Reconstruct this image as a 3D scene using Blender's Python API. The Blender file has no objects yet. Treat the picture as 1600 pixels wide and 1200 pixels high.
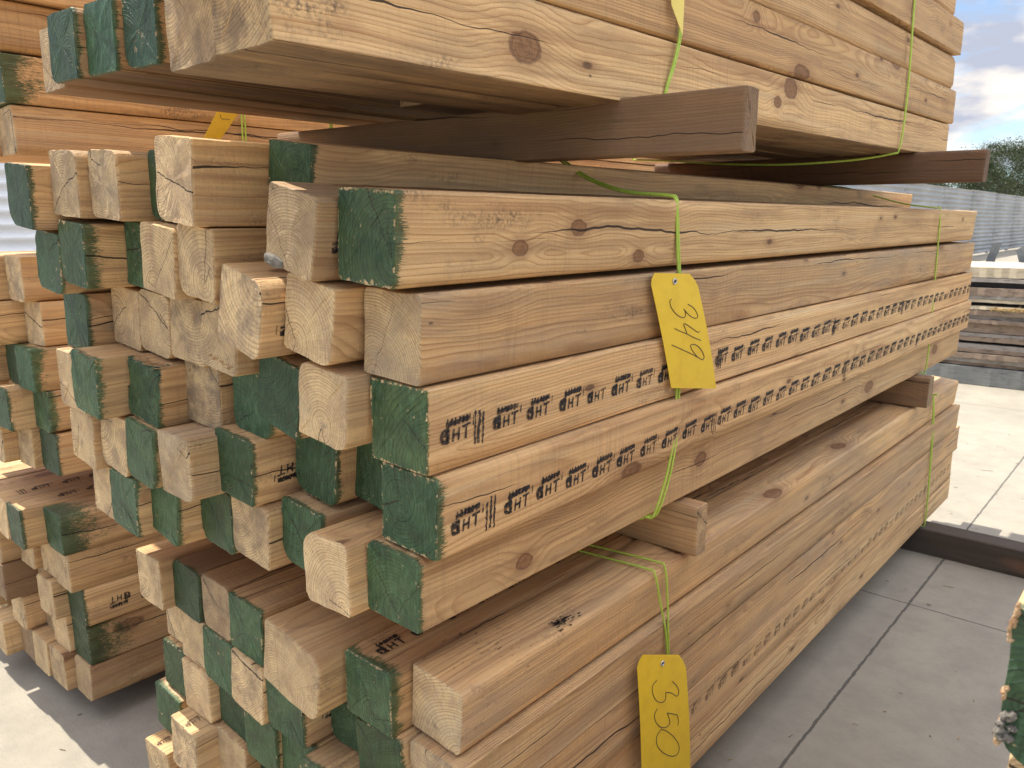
import bpy, bmesh, math, random
from mathutils import Vector, Matrix
R = math.radians
C = bpy.context.scene.collection
# ------------------------------------------------------------------ camera, sky, sun, exposure
scene = bpy.context.scene
PITCH, YAW, ROLL, FPX = 0.202796938, -0.721015813, -0.00530598, 1217.57
CAM = Vector((0.594490, -0.495372, 0.256403))
fw = Vector((math.sin(YAW)*math.cos(PITCH), math.cos(YAW)*math.cos(PITCH), -math.sin(PITCH)))
rt = Vector((math.cos(YAW), -math.sin(YAW), 0)); up = rt.cross(fw)
r2 = math.cos(ROLL)*rt + math.sin(ROLL)*up
u2 = -math.sin(ROLL)*rt + math.cos(ROLL)*up
cd = bpy.data.cameras.new("camera"); cam = bpy.data.objects.new("camera", cd); C.objects.link(cam)
m = Matrix((r2, u2, -fw)).transposed().to_4x4(); m.translation = CAM
cam.matrix_world = m
cd.sensor_width = 36; cd.lens = 36*FPX/1600; cd.clip_start = 0.02; cd.clip_end = 1000
cd.dof.use_dof = True; cd.dof.focus_distance = 1.05; cd.dof.aperture_fstop = 19
scene.camera = cam
scene.view_settings.view_transform = 'Standard'
scene.view_settings.look = 'None'
scene.view_settings.gamma = 1
scene.view_settings.exposure = 1.42
scene.cycles.max_bounces = 8; scene.cycles.diffuse_bounces = 4

SUN_EL, SUN_AZ = R(65), R(4)       # sun stands over the left stacks (-X), a touch towards the viewer
sdir = Vector((-math.cos(SUN_EL)*math.cos(SUN_AZ), -math.cos(SUN_EL)*math.sin(SUN_AZ), math.sin(SUN_EL)))
sl = bpy.data.lights.new("sun", 'SUN'); sl.energy = 2.8; sl.angle = R(0.5); sl.color = (1, .945, .84)
so = bpy.data.objects.new("sun", sl); C.objects.link(so)
so.rotation_euler = sdir.to_track_quat('Z', 'Y').to_euler()
w = bpy.data.worlds.new("World"); scene.world = w; w.use_nodes = True
wt = w.node_tree; wt.nodes.clear()
def wn(t, **k):
    n = wt.nodes.new(t)
    for a, b in k.items(): setattr(n, a, b)
    return n
sky = wn('ShaderNodeTexSky', sky_type='NISHITA', sun_disc=False)
sky.sun_elevation = SUN_EL
sky.sun_rotation = math.atan2(sdir.x, sdir.y)
sky.air_density = 1.0; sky.dust_density = 0.6; sky.ozone_density = 1.2
tc = wn('ShaderNodeTexCoord'); mp = wn('ShaderNodeMapping'); mp.inputs['Scale'].default_value = (3.0, 3.0, 8.0)
mp.inputs['Location'].default_value = (2.35, .4, .62)
cl = wn('ShaderNodeTexNoise'); cl.inputs['Scale'].default_value = 2.0; cl.inputs['Detail'].default_value = 9; cl.inputs['Roughness'].default_value = .56
cl.inputs['Distortion'].default_value = .5
cr = wn('ShaderNodeValToRGB'); cr.color_ramp.elements[0].position = .44; cr.color_ramp.elements[1].position = .56
mx = wn('ShaderNodeMix', data_type='RGBA')
# clouds raised overhead as added fill light, dimmer low down, with grey undersides
cx_ = wn('ShaderNodeSeparateXYZ'); wt.links.new(tc.outputs['Generated'], cx_.inputs[0])
hi = wn('ShaderNodeMapRange', interpolation_type='SMOOTHSTEP'); hi.inputs[1].default_value = .40; hi.inputs[2].default_value = .92
hi.inputs[3].default_value = .42; hi.inputs[4].default_value = 1.95; wt.links.new(cx_.outputs[2], hi.inputs[0])
n2_ = wn('ShaderNodeTexNoise'); n2_.inputs['Scale'].default_value = 3.1; n2_.inputs['Detail'].default_value = 7
r2_ = wn('ShaderNodeValToRGB'); r2_.color_ramp.elements[0].position = .42; r2_.color_ramp.elements[1].position = .66
r2_.color_ramp.elements[0].color = (3.9, 4.2, 5.1, 1); r2_.color_ramp.elements[1].color = (10.4, 9.2, 7.6, 1)
vs_ = wn('ShaderNodeVectorMath', operation='SCALE')
bg = wn('ShaderNodeBackground'); bg.inputs['Strength'].default_value = 0.13
wo = wn('ShaderNodeOutputWorld')
wt.links.new(tc.outputs['Generated'], mp.inputs['Vector']); wt.links.new(mp.outputs[0], cl.inputs['Vector'])
wt.links.new(cl.outputs['Fac'], cr.inputs[0]); wt.links.new(cr.outputs[0], mx.inputs[0])
wt.links.new(mp.outputs[0], n2_.inputs['Vector']); wt.links.new(n2_.outputs['Fac'], r2_.inputs[0])
wt.links.new(r2_.outputs[0], vs_.inputs[0]); wt.links.new(hi.outputs[0], vs_.inputs['Scale']); wt.links.new(vs_.outputs[0], mx.inputs[7])
dim_ = wn('ShaderNodeVectorMath', operation='MULTIPLY'); dim_.inputs[1].default_value = (.46, .56, .64)
wt.links.new(sky.outputs[0], dim_.inputs[0]); wt.links.new(dim_.outputs[0], mx.inputs[6]); wt.links.new(mx.outputs[2], bg.inputs[0]); wt.links.new(bg.outputs[0], wo.inputs[0])

# ------------------------------------------------------------------ material helpers
class NT:
    def __init__(s, name):
        s.m = bpy.data.materials.new(name); s.m.use_nodes = True; s.t = s.m.node_tree; s.t.nodes.clear()
        s.out = s.t.nodes.new('ShaderNodeOutputMaterial'); s.b = s.t.nodes.new('ShaderNodeBsdfPrincipled')
        s.t.links.new(s.b.outputs[0], s.out.inputs[0])
    def n(s, t, **k):
        n = s.t.nodes.new(t)
        for a, b in k.items(): setattr(n, a, b)
        return n
    def put(s, sock, v):
        if isinstance(v, bpy.types.NodeSocket): s.t.links.new(v, sock)
        elif isinstance(v, (tuple, list)) and len(v) == 3 and sock.type == 'RGBA': sock.default_value = (*v, 1)
        else: sock.default_value = v
    def math(s, op, a, b=None, c=None, clamp=False):
        n = s.n('ShaderNodeMath', operation=op, use_clamp=clamp); s.put(n.inputs[0], a)
        if b is not None: s.put(n.inputs[1], b)
        if c is not None: s.put(n.inputs[2], c)
        return n.outputs[0]
    def vm(s, op, a, b=None, out=0):
        n = s.n('ShaderNodeVectorMath', operation=op); s.put(n.inputs[0], a)
        if b is not None:
            s.put(n.inputs['Scale'] if op == 'SCALE' else n.inputs[1], b)
        return n.outputs[out]
    def noise(s, v, scale, detail=2, rough=.5, dist=0, col=False):
        n = s.n('ShaderNodeTexNoise'); s.put(n.inputs['Vector'], v); n.inputs['Scale'].default_value = scale
        n.inputs['Detail'].default_value = detail; n.inputs['Roughness'].default_value = rough; n.inputs['Distortion'].default_value = dist
        return n.outputs['Color' if col else 'Fac']
    def mr(s, v, a, b, c=0., d=1., smooth=False):
        n = s.n('ShaderNodeMapRange', interpolation_type='SMOOTHSTEP' if smooth else 'LINEAR')
        for i, q in enumerate((v, a, b, c, d)): s.put(n.inputs[i], q)
        return n.outputs[0]
    def mix(s, f, a, b, blend='MIX'):
        n = s.n('ShaderNodeMix', data_type='RGBA', blend_type=blend); s.put(n.inputs[0], f); s.put(n.inputs[6], a); s.put(n.inputs[7], b)
        return n.outputs[2]
    def mixf(s, f, a, b):
        n = s.n('ShaderNodeMix', data_type='FLOAT'); s.put(n.inputs[0], f); s.put(n.inputs[2], a); s.put(n.inputs[3], b)
        return n.outputs[0]
    def xyz(s, v):
        n = s.n('ShaderNodeSeparateXYZ'); s.put(n.inputs[0], v); return n.outputs
    def cxyz(s, a, b, c):
        n = s.n('ShaderNodeCombineXYZ')
        for i, q in enumerate((a, b, c)): s.put(n.inputs[i], q)
        return n.outputs[0]
    def ramp(s, f, stops):
        n = s.n('ShaderNodeValToRGB'); e = n.color_ramp.elements
        while len(e) < len(stops): e.new(.5)
        for k, (p, c) in enumerate(stops): e[k].position = p; e[k].color = (*c, 1)
        s.put(n.inputs[0], f); return n.outputs[0]
    def attr(s, name):
        n = s.n('ShaderNodeAttribute', attribute_type='OBJECT', attribute_name=name); return n.outputs['Fac']
    def bump(s, h, strength, dist):
        n = s.n('ShaderNodeBump'); n.inputs['Strength'].default_value = strength; n.inputs['Distance'].default_value = dist
        s.put(n.inputs['Height'], h); return n.outputs[0]

def lumber_material():
    q = NT('lumber')
    tc = q.n('ShaderNodeTexCoord'); P = tc.outputs['Object']
    N = tc.outputs['Normal']
    oi = q.n('ShaderNodeObjectInfo'); rnd = oi.outputs['Random']
    wn_ = q.n('ShaderNodeTexWhiteNoise', noise_dimensions='1D'); q.put(wn_.inputs['W'], q.math('MULTIPLY', rnd, 917.3))
    wc = q.xyz(wn_.outputs['Color'])
    wn2 = q.n('ShaderNodeTexWhiteNoise', noise_dimensions='1D'); q.put(wn2.inputs['W'], q.math('MULTIPLY', rnd, 313.7))
    wd = q.xyz(wn2.outputs['Color'])
    off = q.vm('SCALE', wn_.outputs['Color'], 40.)
    Ps = q.vm('ADD', P, off)
    px, py, pz = q.xyz(P)[0:3]
    green, dark, tone, weath, spray = (q.attr(a) for a in ('green', 'dark', 'tone', 'weather', 'spray'))
    n3 = q.xyz(N)
    isend = q.math('GREATER_THAN', q.math('ABSOLUTE', n3[1]), .55)
    isside = q.math('SUBTRACT', 1., isend)
    # knots
    kv = q.n('ShaderNodeTexVoronoi', feature='F1'); q.put(kv.inputs['Vector'], q.vm('MULTIPLY', q.vm('ADD', Ps, q.vm('SCALE', q.noise(Ps, 18, 2, col=True), .012)), (8.5, 3.6, 8.5)))
    kv.inputs['Scale'].default_value = 1
    kd = kv.outputs['Distance']; kc = q.xyz(kv.outputs['Color'])
    kon = q.math('GREATER_THAN', kc[0], .38)
    onright = q.math('GREATER_THAN', n3[0], .6)
    kmin = None
    kwob = q.math('MULTIPLY', q.math('SUBTRACT', q.noise(Ps, 70, 3, .6), .5), .5)
    for kn in ('a', 'b', 'c'):
        dy_ = q.math('MULTIPLY', q.math('SUBTRACT', py, q.attr('knot_y_'+kn)), .62)
        dz_ = q.math('SUBTRACT', pz, q.attr('knot_z_'+kn))
        dd = q.math('ADD', q.math('DIVIDE', q.math('SQRT', q.math('ADD', q.math('MULTIPLY', dy_, dy_), q.math('MULTIPLY', dz_, dz_))), q.math('ADD', q.attr('knot_r_'+kn), .00001)), kwob)
        kmin = dd if kmin is None else q.math('MINIMUM', kmin, dd)
    kmin = q.math('ADD', kmin, q.math('MULTIPLY', q.math('SUBTRACT', 1., onright), 50.))
    kpl = q.mr(kmin, .85, 1.08, 1., 0., True)
    knot = q.math('MULTIPLY', q.math('MAXIMUM', q.math('MULTIPLY', q.mr(kd, .10, .135, 1., 0., True), kon), kpl), isside)
    kbend = q.math('ADD', q.math('MULTIPLY', q.mr(kd, .1, .46, 1., 0., True), kon), q.mr(kmin, .6, 4.2, .75, 0., True))
    # growth rings
    drift = q.vm('MULTIPLY', q.vm('SUBTRACT', q.noise(q.vm('MULTIPLY', Ps, (.15, 1.6, .15)), 1., 2, col=True), (.5, .5, .5)), (.034, 0, .034))
    wob = q.vm('MULTIPLY', q.vm('SUBTRACT', q.noise(q.vm('MULTIPLY', Ps, (22, 5, 22)), 1., 2, col=True), (.5, .5, .5)), (.006, 0, .006))
    cx = q.math('MULTIPLY', q.math('SUBTRACT', wc[0], .5), .11)
    cz = q.math('MULTIPLY', q.math('SUBTRACT', wc[1], .5), .11)
    V = q.vm('ADD', q.vm('ADD', q.vm('SUBTRACT', P, q.cxyz(cx, 0., cz)), drift), wob)
    vx, _, vz = q.xyz(V)[0:3]
    r = q.math('SQRT', q.math('ADD', q.math('MULTIPLY', vx, vx), q.math('MULTIPLY', vz, vz)))
    r = q.math('ADD', r, q.math('MULTIPLY', kbend, .012))
    sp = q.mr(wc[2], 0, 1, 165., 330.)
    ph = q.math('MULTIPLY', r, sp)
    ph = q.math('ADD', ph, q.math('MULTIPLY', q.noise(q.cxyz(ph, 0., 0.), .7, 1), 1.1))
    fr = q.math('FRACT', ph)
    ring = q.ramp(fr, [(0, (.1,)*3), (.35, (.0,)*3), (.72, (.55,)*3), (.90, (1,)*3), (1, (.1,)*3)])
    ringstr = q.noise(q.cxyz(q.math('FLOOR', ph), 1.3, 0.), 3.1, 0)
    ringv = q.math('MULTIPLY', q.xyz(ring)[0], q.mr(ringstr, .3, .7, .35, 1.))
    fiber = q.noise(q.vm('MULTIPLY', Ps, (420, 9, 420)), 1., 3, .6)
    fiber2 = q.noise(q.vm('MULTIPLY', Ps, (90, 2.2, 90)), 1., 3, .6)
    big = q.noise(q.vm('MULTIPLY', Ps, (7, 1.3, 7)), 1., 3, .55)
    fine = q.noise(Ps, 600, 2, .6)
    # base colours
    pale = q.mix(q.math('MULTIPLY', ringv, .75), (.80, .548, .268), (.42, .200, .070))
    warm = q.mix(q.math('MULTIPLY', ringv, .75), (.69, .402, .170), (.32, .132, .044))
    side = q.mix(q.math('ADD', q.math('MULTIPLY', tone, .75), q.math('MULTIPLY', q.mr(big, .35, .7), .45), clamp=True), pale, warm)
    side = q.mix(q.mr(fiber2, .40, .68, 0., .50), side, (.27, .145, .07))
    side = q.mix(q.mr(fiber, .3, .75, 0., .20), side, (.66, .47, .26))
    pch = q.noise(q.vm('MULTIPLY', Ps, (26, 6, 26)), 1., 4, .62)
    side = q.mix(q.mr(pch, .52, .70, 0., .32), side, (.22, .145, .088))
    strk = q.noise(q.vm('MULTIPLY', Ps, (48, 1.1, 48)), 1., 3, .62)
    side = q.mix(q.mr(strk, .56, .70, 0., .5), side, (.30, .135, .055))
    side = q.mix(q.mr(strk, .30, .42, .35, 0.), side, (.74, .58, .34))
    # band-saw marks across the grain
    saw = q.noise(q.vm('MULTIPLY', q.vm('ADD', Ps, q.vm('SCALE', q.noise(Ps, 9, 2, col=True), .02)), (5, 190, 5)), 1., 3, .6)
    saw = q.math('ADD', q.math('MULTIPLY', q.math('SUBTRACT', saw, .5), q.mr(q.noise(q.vm('MULTIPLY', Ps, (3, 2.4, 3)), 1., 2), .42, .62)), .5)
    side = q.mix(q.mr(saw, .5, .72, 0., .26), side, (.24, .15, .09))
    end = q.mix(q.math('MULTIPLY', ringv, .85), (.79, .570, .295), (.29, .142, .052))
    end = q.mix(q.mr(pch, .42, .66, 0., .6), end, (.33, .20, .115))
    radial = q.noise(q.cxyz(q.math('MULTIPLY', q.math('ARCTAN2', vx, vz), 42.), 0., q.math('MULTIPLY', wc[0], 50.)), 1., 2)
    end = q.mix(q.mr(radial, .45, .75, 0., .42), end, (.28, .17, .10))
    sawe = q.noise(q.vm('MULTIPLY', q.vm('ADD', Ps, q.vm('SCALE', q.noise(Ps, 6, 1, col=True), .05)), (330, 1, 60)), 1., 2, .5)
    end = q.mix(q.mr(sawe, .45, .8, 0., .28), end, (.70, .54, .36))
    enddirt = q.noise(q.vm('MULTIPLY', Ps, (30, 30, 30)), 1., 4, .68)
    end = q.mix(q.math('MULTIPLY', q.mr(enddirt, .44, .64), q.mr(wc[1], .2, 1., .05, .85)), end, (.235, .165, .105))
    blu = q.noise(q.vm('MULTIPLY', Ps, (16, 16, 16)), 1., 3, .6)
    end = q.mix(q.math('MULTIPLY', q.mr(blu, .60, .68), q.mr(wd[1], .5, 1., 0., .75)), end, (.115, .095, .085))
    end = q.mix(q.math('MULTIPLY', q.mr(q.noise(Ps, 340, 3, .7), .56, .70), .55), end, (.16, .10, .06))
    col = q.mix(isend, side, end)
    col = q.mix(1., col, q.cxyz(*[q.mr(wd[2], 0, 1, .80, 1.1)]*3), 'MULTIPLY')
    # pin knots
    pv = q.n('ShaderNodeTexVoronoi', feature='F1'); q.put(pv.inputs['Vector'], q.vm('MULTIPLY', Ps, (21, 8.5, 21))); pv.inputs['Scale'].default_value = 1
    pin = q.math('MULTIPLY', q.math('MULTIPLY', q.mr(pv.outputs['Distance'], .07, .12, 1., 0.), q.math('GREATER_THAN', q.xyz(pv.outputs['Color'])[2], .78)), isside)
    pinh = q.math('MULTIPLY', q.math('MULTIPLY', q.mr(pv.outputs['Distance'], .10, .30, 1., 0., True), q.math('GREATER_THAN', q.xyz(pv.outputs['Color'])[2], .78)), isside)
    col = q.mix(q.math('MULTIPLY', pinh, .35), col, (.26, .12, .05))
    col = q.mix(q.math('MULTIPLY', pin, .8), col, (.10, .05, .028))
    # downward faces mixed to a darker brown where the attribute is set
    und = q.math('MULTIPLY', q.math('MULTIPLY', q.math('LESS_THAN', n3[2], -.6), q.attr('dark_underside')), q.mr(pch, .3, .6, .6, 1.))
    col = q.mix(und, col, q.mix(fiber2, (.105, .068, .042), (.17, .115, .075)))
    # grey weathering and grime
    gr = q.math('MULTIPLY', q.mr(q.noise(q.vm('MULTIPLY', Ps, (14, 3, 14)), 1., 4, .65), .38, .62), weath)
    col = q.mix(gr, col, q.mix(q.mr(big, .4, .6), (.27, .19, .12), (.33, .275, .205)))
    col = q.mix(q.math('MULTIPLY', dark, .93), col, q.mix(q.mr(fiber2, .3, .7), q.mix(q.attr('sooty'), (.075, .038, .024), (.022, .020, .019)), q.mix(q.attr('sooty'), (.150, .080, .048), (.060, .055, .050))))
    # knots
    krng = q.math('FRACT', q.math('MULTIPLY', q.math('MINIMUM', q.math('MULTIPLY', kd, 9.), kmin), 4.6))
    col = q.mix(q.math('MULTIPLY', knot, .88), col, q.mix(krng, (.15, .070, .030), (.33, .180, .082)))
    rim = q.math('MULTIPLY', q.math('MAXIMUM', q.mr(q.math('ABSOLUTE', q.math('SUBTRACT', kmin, .97)), .05, .17, 1., 0.), q.math('MULTIPLY', kon, q.mr(q.math('ABSOLUTE', q.math('SUBTRACT', kd, .118)), .006, .022, 1., 0.))), isside)
    col = q.mix(q.math('MULTIPLY', rim, .6), col, (.07, .032, .018))
    col = q.mix(q.math('MULTIPLY', q.math('MULTIPLY', knot, q.mr(q.noise(Ps, 120, 3, .7), .45, .6)), .5), col, (.09, .045, .026))
    halo = q.math('MULTIPLY', q.math('MAXIMUM', q.math('MULTIPLY', q.mr(kd, .13, .30, 1., 0., True), kon), q.mr(kmin, 1., 2.4, 1., 0., True)), isside)
    col = q.mix(q.math('MULTIPLY', halo, .36), col, (.27, .13, .06))
    # dark specks and smudges
    sv = q.n('ShaderNodeTexVoronoi', feature='F1'); q.put(sv.inputs['Vector'], q.vm('MULTIPLY', Ps, (26, 13, 26))); sv.inputs['Scale'].default_value = 1
    sc_ = q.xyz(sv.outputs['Color'])
    spk = q.math('MULTIPLY', q.mr(q.math('ADD', sv.outputs['Distance'], q.math('MULTIPLY', q.noise(Ps, 130, 2), .05)), .055, .085, 1., 0.), q.math('GREATER_THAN', sc_[1], .80))
    col = q.mix(q.math('MULTIPLY', spk, .75), col, (.05, .035, .028))
    smn = q.noise(q.vm('MULTIPLY', Ps, (9, 3.5, 9)), 1., 5, .72)
    smf = q.noise(Ps, 210, 3, .7)
    sm = q.math('MULTIPLY', q.mr(smn, .60, .70), q.mr(smf, .42, .6))
    col = q.mix(q.math('MULTIPLY', sm, .72), col, (.085, .062, .048))
    # drying checks that run along the grain
    tt = q.mixf(q.math('GREATER_THAN', q.math('ABSOLUTE', n3[0]), .6), px, pz)
    def check(seed, o, amp):
        c0 = q.math('MULTIPLY', q.math('SUBTRACT', o, .5), .075)
        wav = q.math('MULTIPLY', q.math('SUBTRACT', q.noise(q.cxyz(q.math('ADD', py, q.math('MULTIPLY', o, 77.)), seed, tone), 3.2, 4, .62), .5), amp)
        g = q.noise(q.cxyz(q.math('ADD', py, q.math('MULTIPLY', o, 31.)), seed+9, 0.), 1.7, 2)
        wd_ = q.math('MULTIPLY', q.mr(g, .50, .64, 0., .0015), q.mr(o, .22, .5, 0., 1.))
        d = q.math('ABSOLUTE', q.math('SUBTRACT', q.math('SUBTRACT', tt, c0), wav))
        return q.math('MULTIPLY', q.math('LESS_THAN', d, wd_), isside)
    ck = q.math('MAXIMUM', check(1.7, wd[0], .05), check(5.1, wd[1], .035))
    # radial checks on the end grain
    def rcheck(o, wdt, ln):
        ang = q.math('MULTIPLY', o, 6.283)
        ca, sa = q.math('COSINE', ang), q.math('SINE', ang)
        al = q.math('ADD', q.math('MULTIPLY', vx, ca), q.math('MULTIPLY', vz, sa))
        cr_ = q.math('SUBTRACT', q.math('MULTIPLY', vx, sa), q.math('MULTIPLY', vz, ca))
        cr_ = q.math('ADD', cr_, q.math('MULTIPLY', q.math('SUBTRACT', q.noise(q.cxyz(q.math('MULTIPLY', al, 60.), o, 0.), 1., 3), .5), .012))
        wv = q.math('MULTIPLY', wdt, q.noise(q.cxyz(q.math('MULTIPLY', al, 90.), o, 4.), 1., 1))
        k = q.math('LESS_THAN', q.math('ABSOLUTE', cr_), wv)
        k = q.math('MULTIPLY', k, q.math('GREATER_THAN', al, .002))
        return q.math('MULTIPLY', q.math('MULTIPLY', k, q.math('LESS_THAN', al, ln)), isend)
    rk = q.math('MAXIMUM', rcheck(wd[2], q.mr(wc[1], 0, 1, .0002, .0032), .09), rcheck(wc[2], .0012, q.mr(wd[0], 0, 1, .0, .06)))
    allck = q.math('MAXIMUM', ck, rk)
    # green end sealer, brushed on and overshooting on to the sides
    ax, az = q.math('ABSOLUTE', px), q.math('ABSOLUTE', pz)
    edge = q.math('MAXIMUM', ax, az)
    wearn = q.noise(q.vm('MULTIPLY', Ps, (150, 150, 150)), 1., 4, .72)
    wearb = q.noise(q.vm('MULTIPLY', Ps, (17, 17, 17)), 1., 2, .5)
    gbw = q.noise(q.vm('MULTIPLY', q.vm('ADD', Ps, (3.3, 0., 1.7)), (20, 20, 36)), 1., 4, .65)
    lim = q.math('ADD', q.mr(edge, .041, .0460, .27, .47), q.math('MULTIPLY', q.mr(gbw, .54, .70, 0., .22), q.mr(wd[1], 0., 1., .2, 1.)))
    paint_end = q.math('MULTIPLY', q.mr(q.math('SUBTRACT', wearn, lim), -.03, .05), isend)
    nearend = q.math('LESS_THAN', py, .6)
    mist = q.noise(q.vm('MULTIPLY', Ps, (900, 110, 900)), 1., 3, .7); mistb = q.noise(q.vm('MULTIPLY', Ps, (30, 22, 30)), 1., 3, .6)
    fall = q.math('DIVIDE', py, q.math('MULTIPLY', q.math('ADD', spray, .0001), q.mr(mistb, .3, .7, .45, 1.35)))
    sval = q.math('ADD', q.math('SUBTRACT', 1., fall), q.math('MULTIPLY', q.math('SUBTRACT', mist, .5), 2.6))
    paint_side = q.math('MULTIPLY', q.math('MULTIPLY', q.math('MULTIPLY', q.mr(sval, .05, .4), .92), isside), q.math('GREATER_THAN', spray, .001))
    paint = q.math('MULTIPLY', q.math('MAXIMUM', paint_end, q.math('MULTIPLY', paint_side, nearend)), green)
    gb = q.noise(q.vm('MULTIPLY', Ps, (24, 24, 24)), 1., 4, .65)
    gcol = q.mix(q.mr(gb, .34, .66), q.mix(wc[2], (.018, .052, .022), (.030, .060, .020)), q.mix(wc[0], (.042, .100, .046), (.074, .112, .038)))
    gcol = q.mix(q.math('MULTIPLY', ringv, q.math('MULTIPLY', isend, .72)), gcol, (.008, .028, .016))
    gcol = q.mix(q.mr(sawe, .47, .72, 0., .5), gcol, (.085, .165, .085))
    dust = q.math('MULTIPLY', q.mr(q.noise(Ps, 75, 5, .75), q.mr(wc[2], 0., 1., .54, .66), q.mr(wc[2], 0., 1., .70, .80), 0., .55), q.mr(gb, .42, .6))
    gcol = q.mix(dust, gcol, (.17, .24, .15))
    gcol = q.mix(1., gcol, q.cxyz(*[q.mr(wd[0], 0, 1, .62, 1.25)]*3), 'MULTIPLY')
    gcol = q.mix(q.math('MULTIPLY', q.mr(strk if False else enddirt, .50, .66), .5), gcol, (.030, .040, .022))
    col = q.mix(paint, col, gcol)
    col = q.mix(q.math('MULTIPLY', allck, .93), col, (.018, .011, .008))
    q.put(q.b.inputs['Base Color'], col)
    q.put(q.b.inputs['Roughness'], q.mixf(paint, q.mr(fiber, 0, 1, .62, .85), .5))
    q.b.inputs['Specular IOR Level'].default_value = .32
    h = q.math('ADD', q.math('MULTIPLY', fiber, .35), q.math('MULTIPLY', ringv, .45))
    h = q.math('ADD', h, q.math('MULTIPLY', q.mixf(isend, saw, sawe), .7))
    h = q.math('ADD', h, q.math('MULTIPLY', q.noise(Ps, 160, 4, .65), .9))
    h = q.math('SUBTRACT', h, q.math('MULTIPLY', allck, 5.))
    h = q.math('SUBTRACT', h, q.math('MULTIPLY', knot, .5))
    q.put(q.b.inputs['Normal'], q.bump(h, .9, .0015))
    return q.m
LUM = lumber_material()

def simple(name, col, rough=.6, noise_scale=None, col2=None, amt=(.35, .65), bump=0, metal=0, coord='Object', stretch=(1, 1, 1), bdist=.001):
    q = NT(name); tc = q.n('ShaderNodeTexCoord'); P = q.vm('MULTIPLY', tc.outputs[coord], stretch)
    c = col
    if noise_scale:
        nz = q.noise(P, noise_scale, 5, .62); c = q.mix(q.mr(nz, *amt), col, col2)
        if bump: q.put(q.b.inputs['Normal'], q.bump(nz, bump, bdist))
    q.put(q.b.inputs['Base Color'], c); q.b.inputs['Roughness'].default_value = rough; q.b.inputs['Metallic'].default_value = metal
    return q.m
def ink_material():
    q = NT('stamp_ink'); tc = q.n('ShaderNodeTexCoord'); P = tc.outputs['Object']
    a = q.mr(q.noise(P, 300, 3, .7), .33, .43); b = q.mr(q.noise(q.vm('MULTIPLY', P, (1, .25, 1)), 60, 2, .6), .22, .36)
    zone = q.mr(q.noise(q.vm('MULTIPLY', P, (0, 1, 0)), 13, 3, .6), .34, .5, .62, 1.)
    al = q.math('MULTIPLY', q.math('MULTIPLY', q.math('MULTIPLY', a, b), zone), q.mr(q.attr('fade'), 0, 1, .93, .12))
    q.put(q.b.inputs['Base Color'], (.018, .016, .018)); q.b.inputs['Roughness'].default_value = .7
    q.put(q.b.inputs['Alpha'], al); return q.m
INK = ink_material()
M_CORD = simple('lime_cord', (.36, .52, .045), .55, 300, (.50, .66, .12), stretch=(1, 1, .3))
M_TAG = simple('yellow_card', (.80, .55, .024), .42, 38, (.72, .47, .022), amt=(.45, .75), bump=.35, bdist=.0012)
M_TAG2 = simple('pale_yellow_card', (.82, .66, .14), .5, 9, (.86, .70, .2))
M_PEN = simple('pen_ink', (.05, .035, .03), .5)
M_METAL = simple('eyelet_metal', (.55, .56, .56), .35, metal=.9)

# ------------------------------------------------------------------ object helpers
def link(name, me, mat=None, parent=None):
    o = bpy.data.objects.new(name, me); C.objects.link(o)
    if mat: me.materials.append(mat)
    if parent: o.parent = parent
    return o
def meta(o, label=None, cat=None, group=None, kind=None):
    if label: o['label'] = label
    if cat: o['category'] = cat
    if group: o['group'] = group
    if kind or cat: o['kind'] = kind or 'thing'
    return o
def mesh(name, verts, faces):
    me = bpy.data.meshes.new(name); me.from_pydata([tuple(v) for v in verts], [], faces); me.update(); return me
def boxmesh(name, x0, x1, y0, y1, z0, z1, bev=0):
    bm = bmesh.new(); bmesh.ops.create_cube(bm, size=1)
    for v in bm.verts:
        v.co = Vector((x0 + (v.co.x+.5)*(x1-x0), y0 + (v.co.y+.5)*(y1-y0), z0 + (v.co.z+.5)*(z1-z0)))
    if bev: bmesh.ops.bevel(bm, geom=bm.edges[:], offset=bev, segments=2, affect='EDGES')
    me = bpy.data.meshes.new(name); bm.to_mesh(me); bm.free(); return me
def tube_mesh(name, strands, rad=.0016, seg=7):
    V, F = [], []
    for pts in strands:
        pts = [Vector(p) for p in pts]; n = len(pts); base = len(V)
        prev = None
        for i, p in enumerate(pts):
            t = (pts[min(i+1, n-1)] - pts[max(i-1, 0)]).normalized()
            a = t.cross(Vector((.13, .31, .94))).normalized() if prev is None else (prev - t*prev.dot(t)).normalized()
            prev = a; b = t.cross(a)
            for k in range(seg):
                an = 2*math.pi*k/seg; V.append(p + rad*(math.cos(an)*a + math.sin(an)*b))
        for i in range(n-1):
            for k in range(seg):
                F.append((base+i*seg+k, base+i*seg+(k+1) % seg, base+(i+1)*seg+(k+1) % seg, base+(i+1)*seg+k))
        F.append(tuple(base+k for k in range(seg))[::-1]); F.append(tuple(base+(n-1)*seg+k for k in range(seg)))
    me = mesh(name, V, F)
    for p in me.polygons: p.use_smooth = True
    return me
def smooth_path(pts, n=6):
    pts = [Vector(p) for p in pts]; out = []
    for i in range(len(pts)-1):
        p0, p1, p2, p3 = pts[max(i-1, 0)], pts[i], pts[i+1], pts[min(i+2, len(pts)-1)]
        for k in range(n):
            t = k/n
            out.append(.5*((2*p1) + (p2-p0)*t + (2*p0-5*p1+4*p2-p3)*t*t + (3*p1-p0-3*p2+p3)*t**3))
    out.append(pts[-1]); return out

def wobble(rng, amp):
    k = [(rng.uniform(-1, 1)*amp/(i+1), rng.uniform(.5, 1.6)*(i+1), rng.uniform(0, 6.28)) for i in range(3)]
    return lambda y: sum(a*math.sin(f*y+p) for a, f, p in k)

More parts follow.
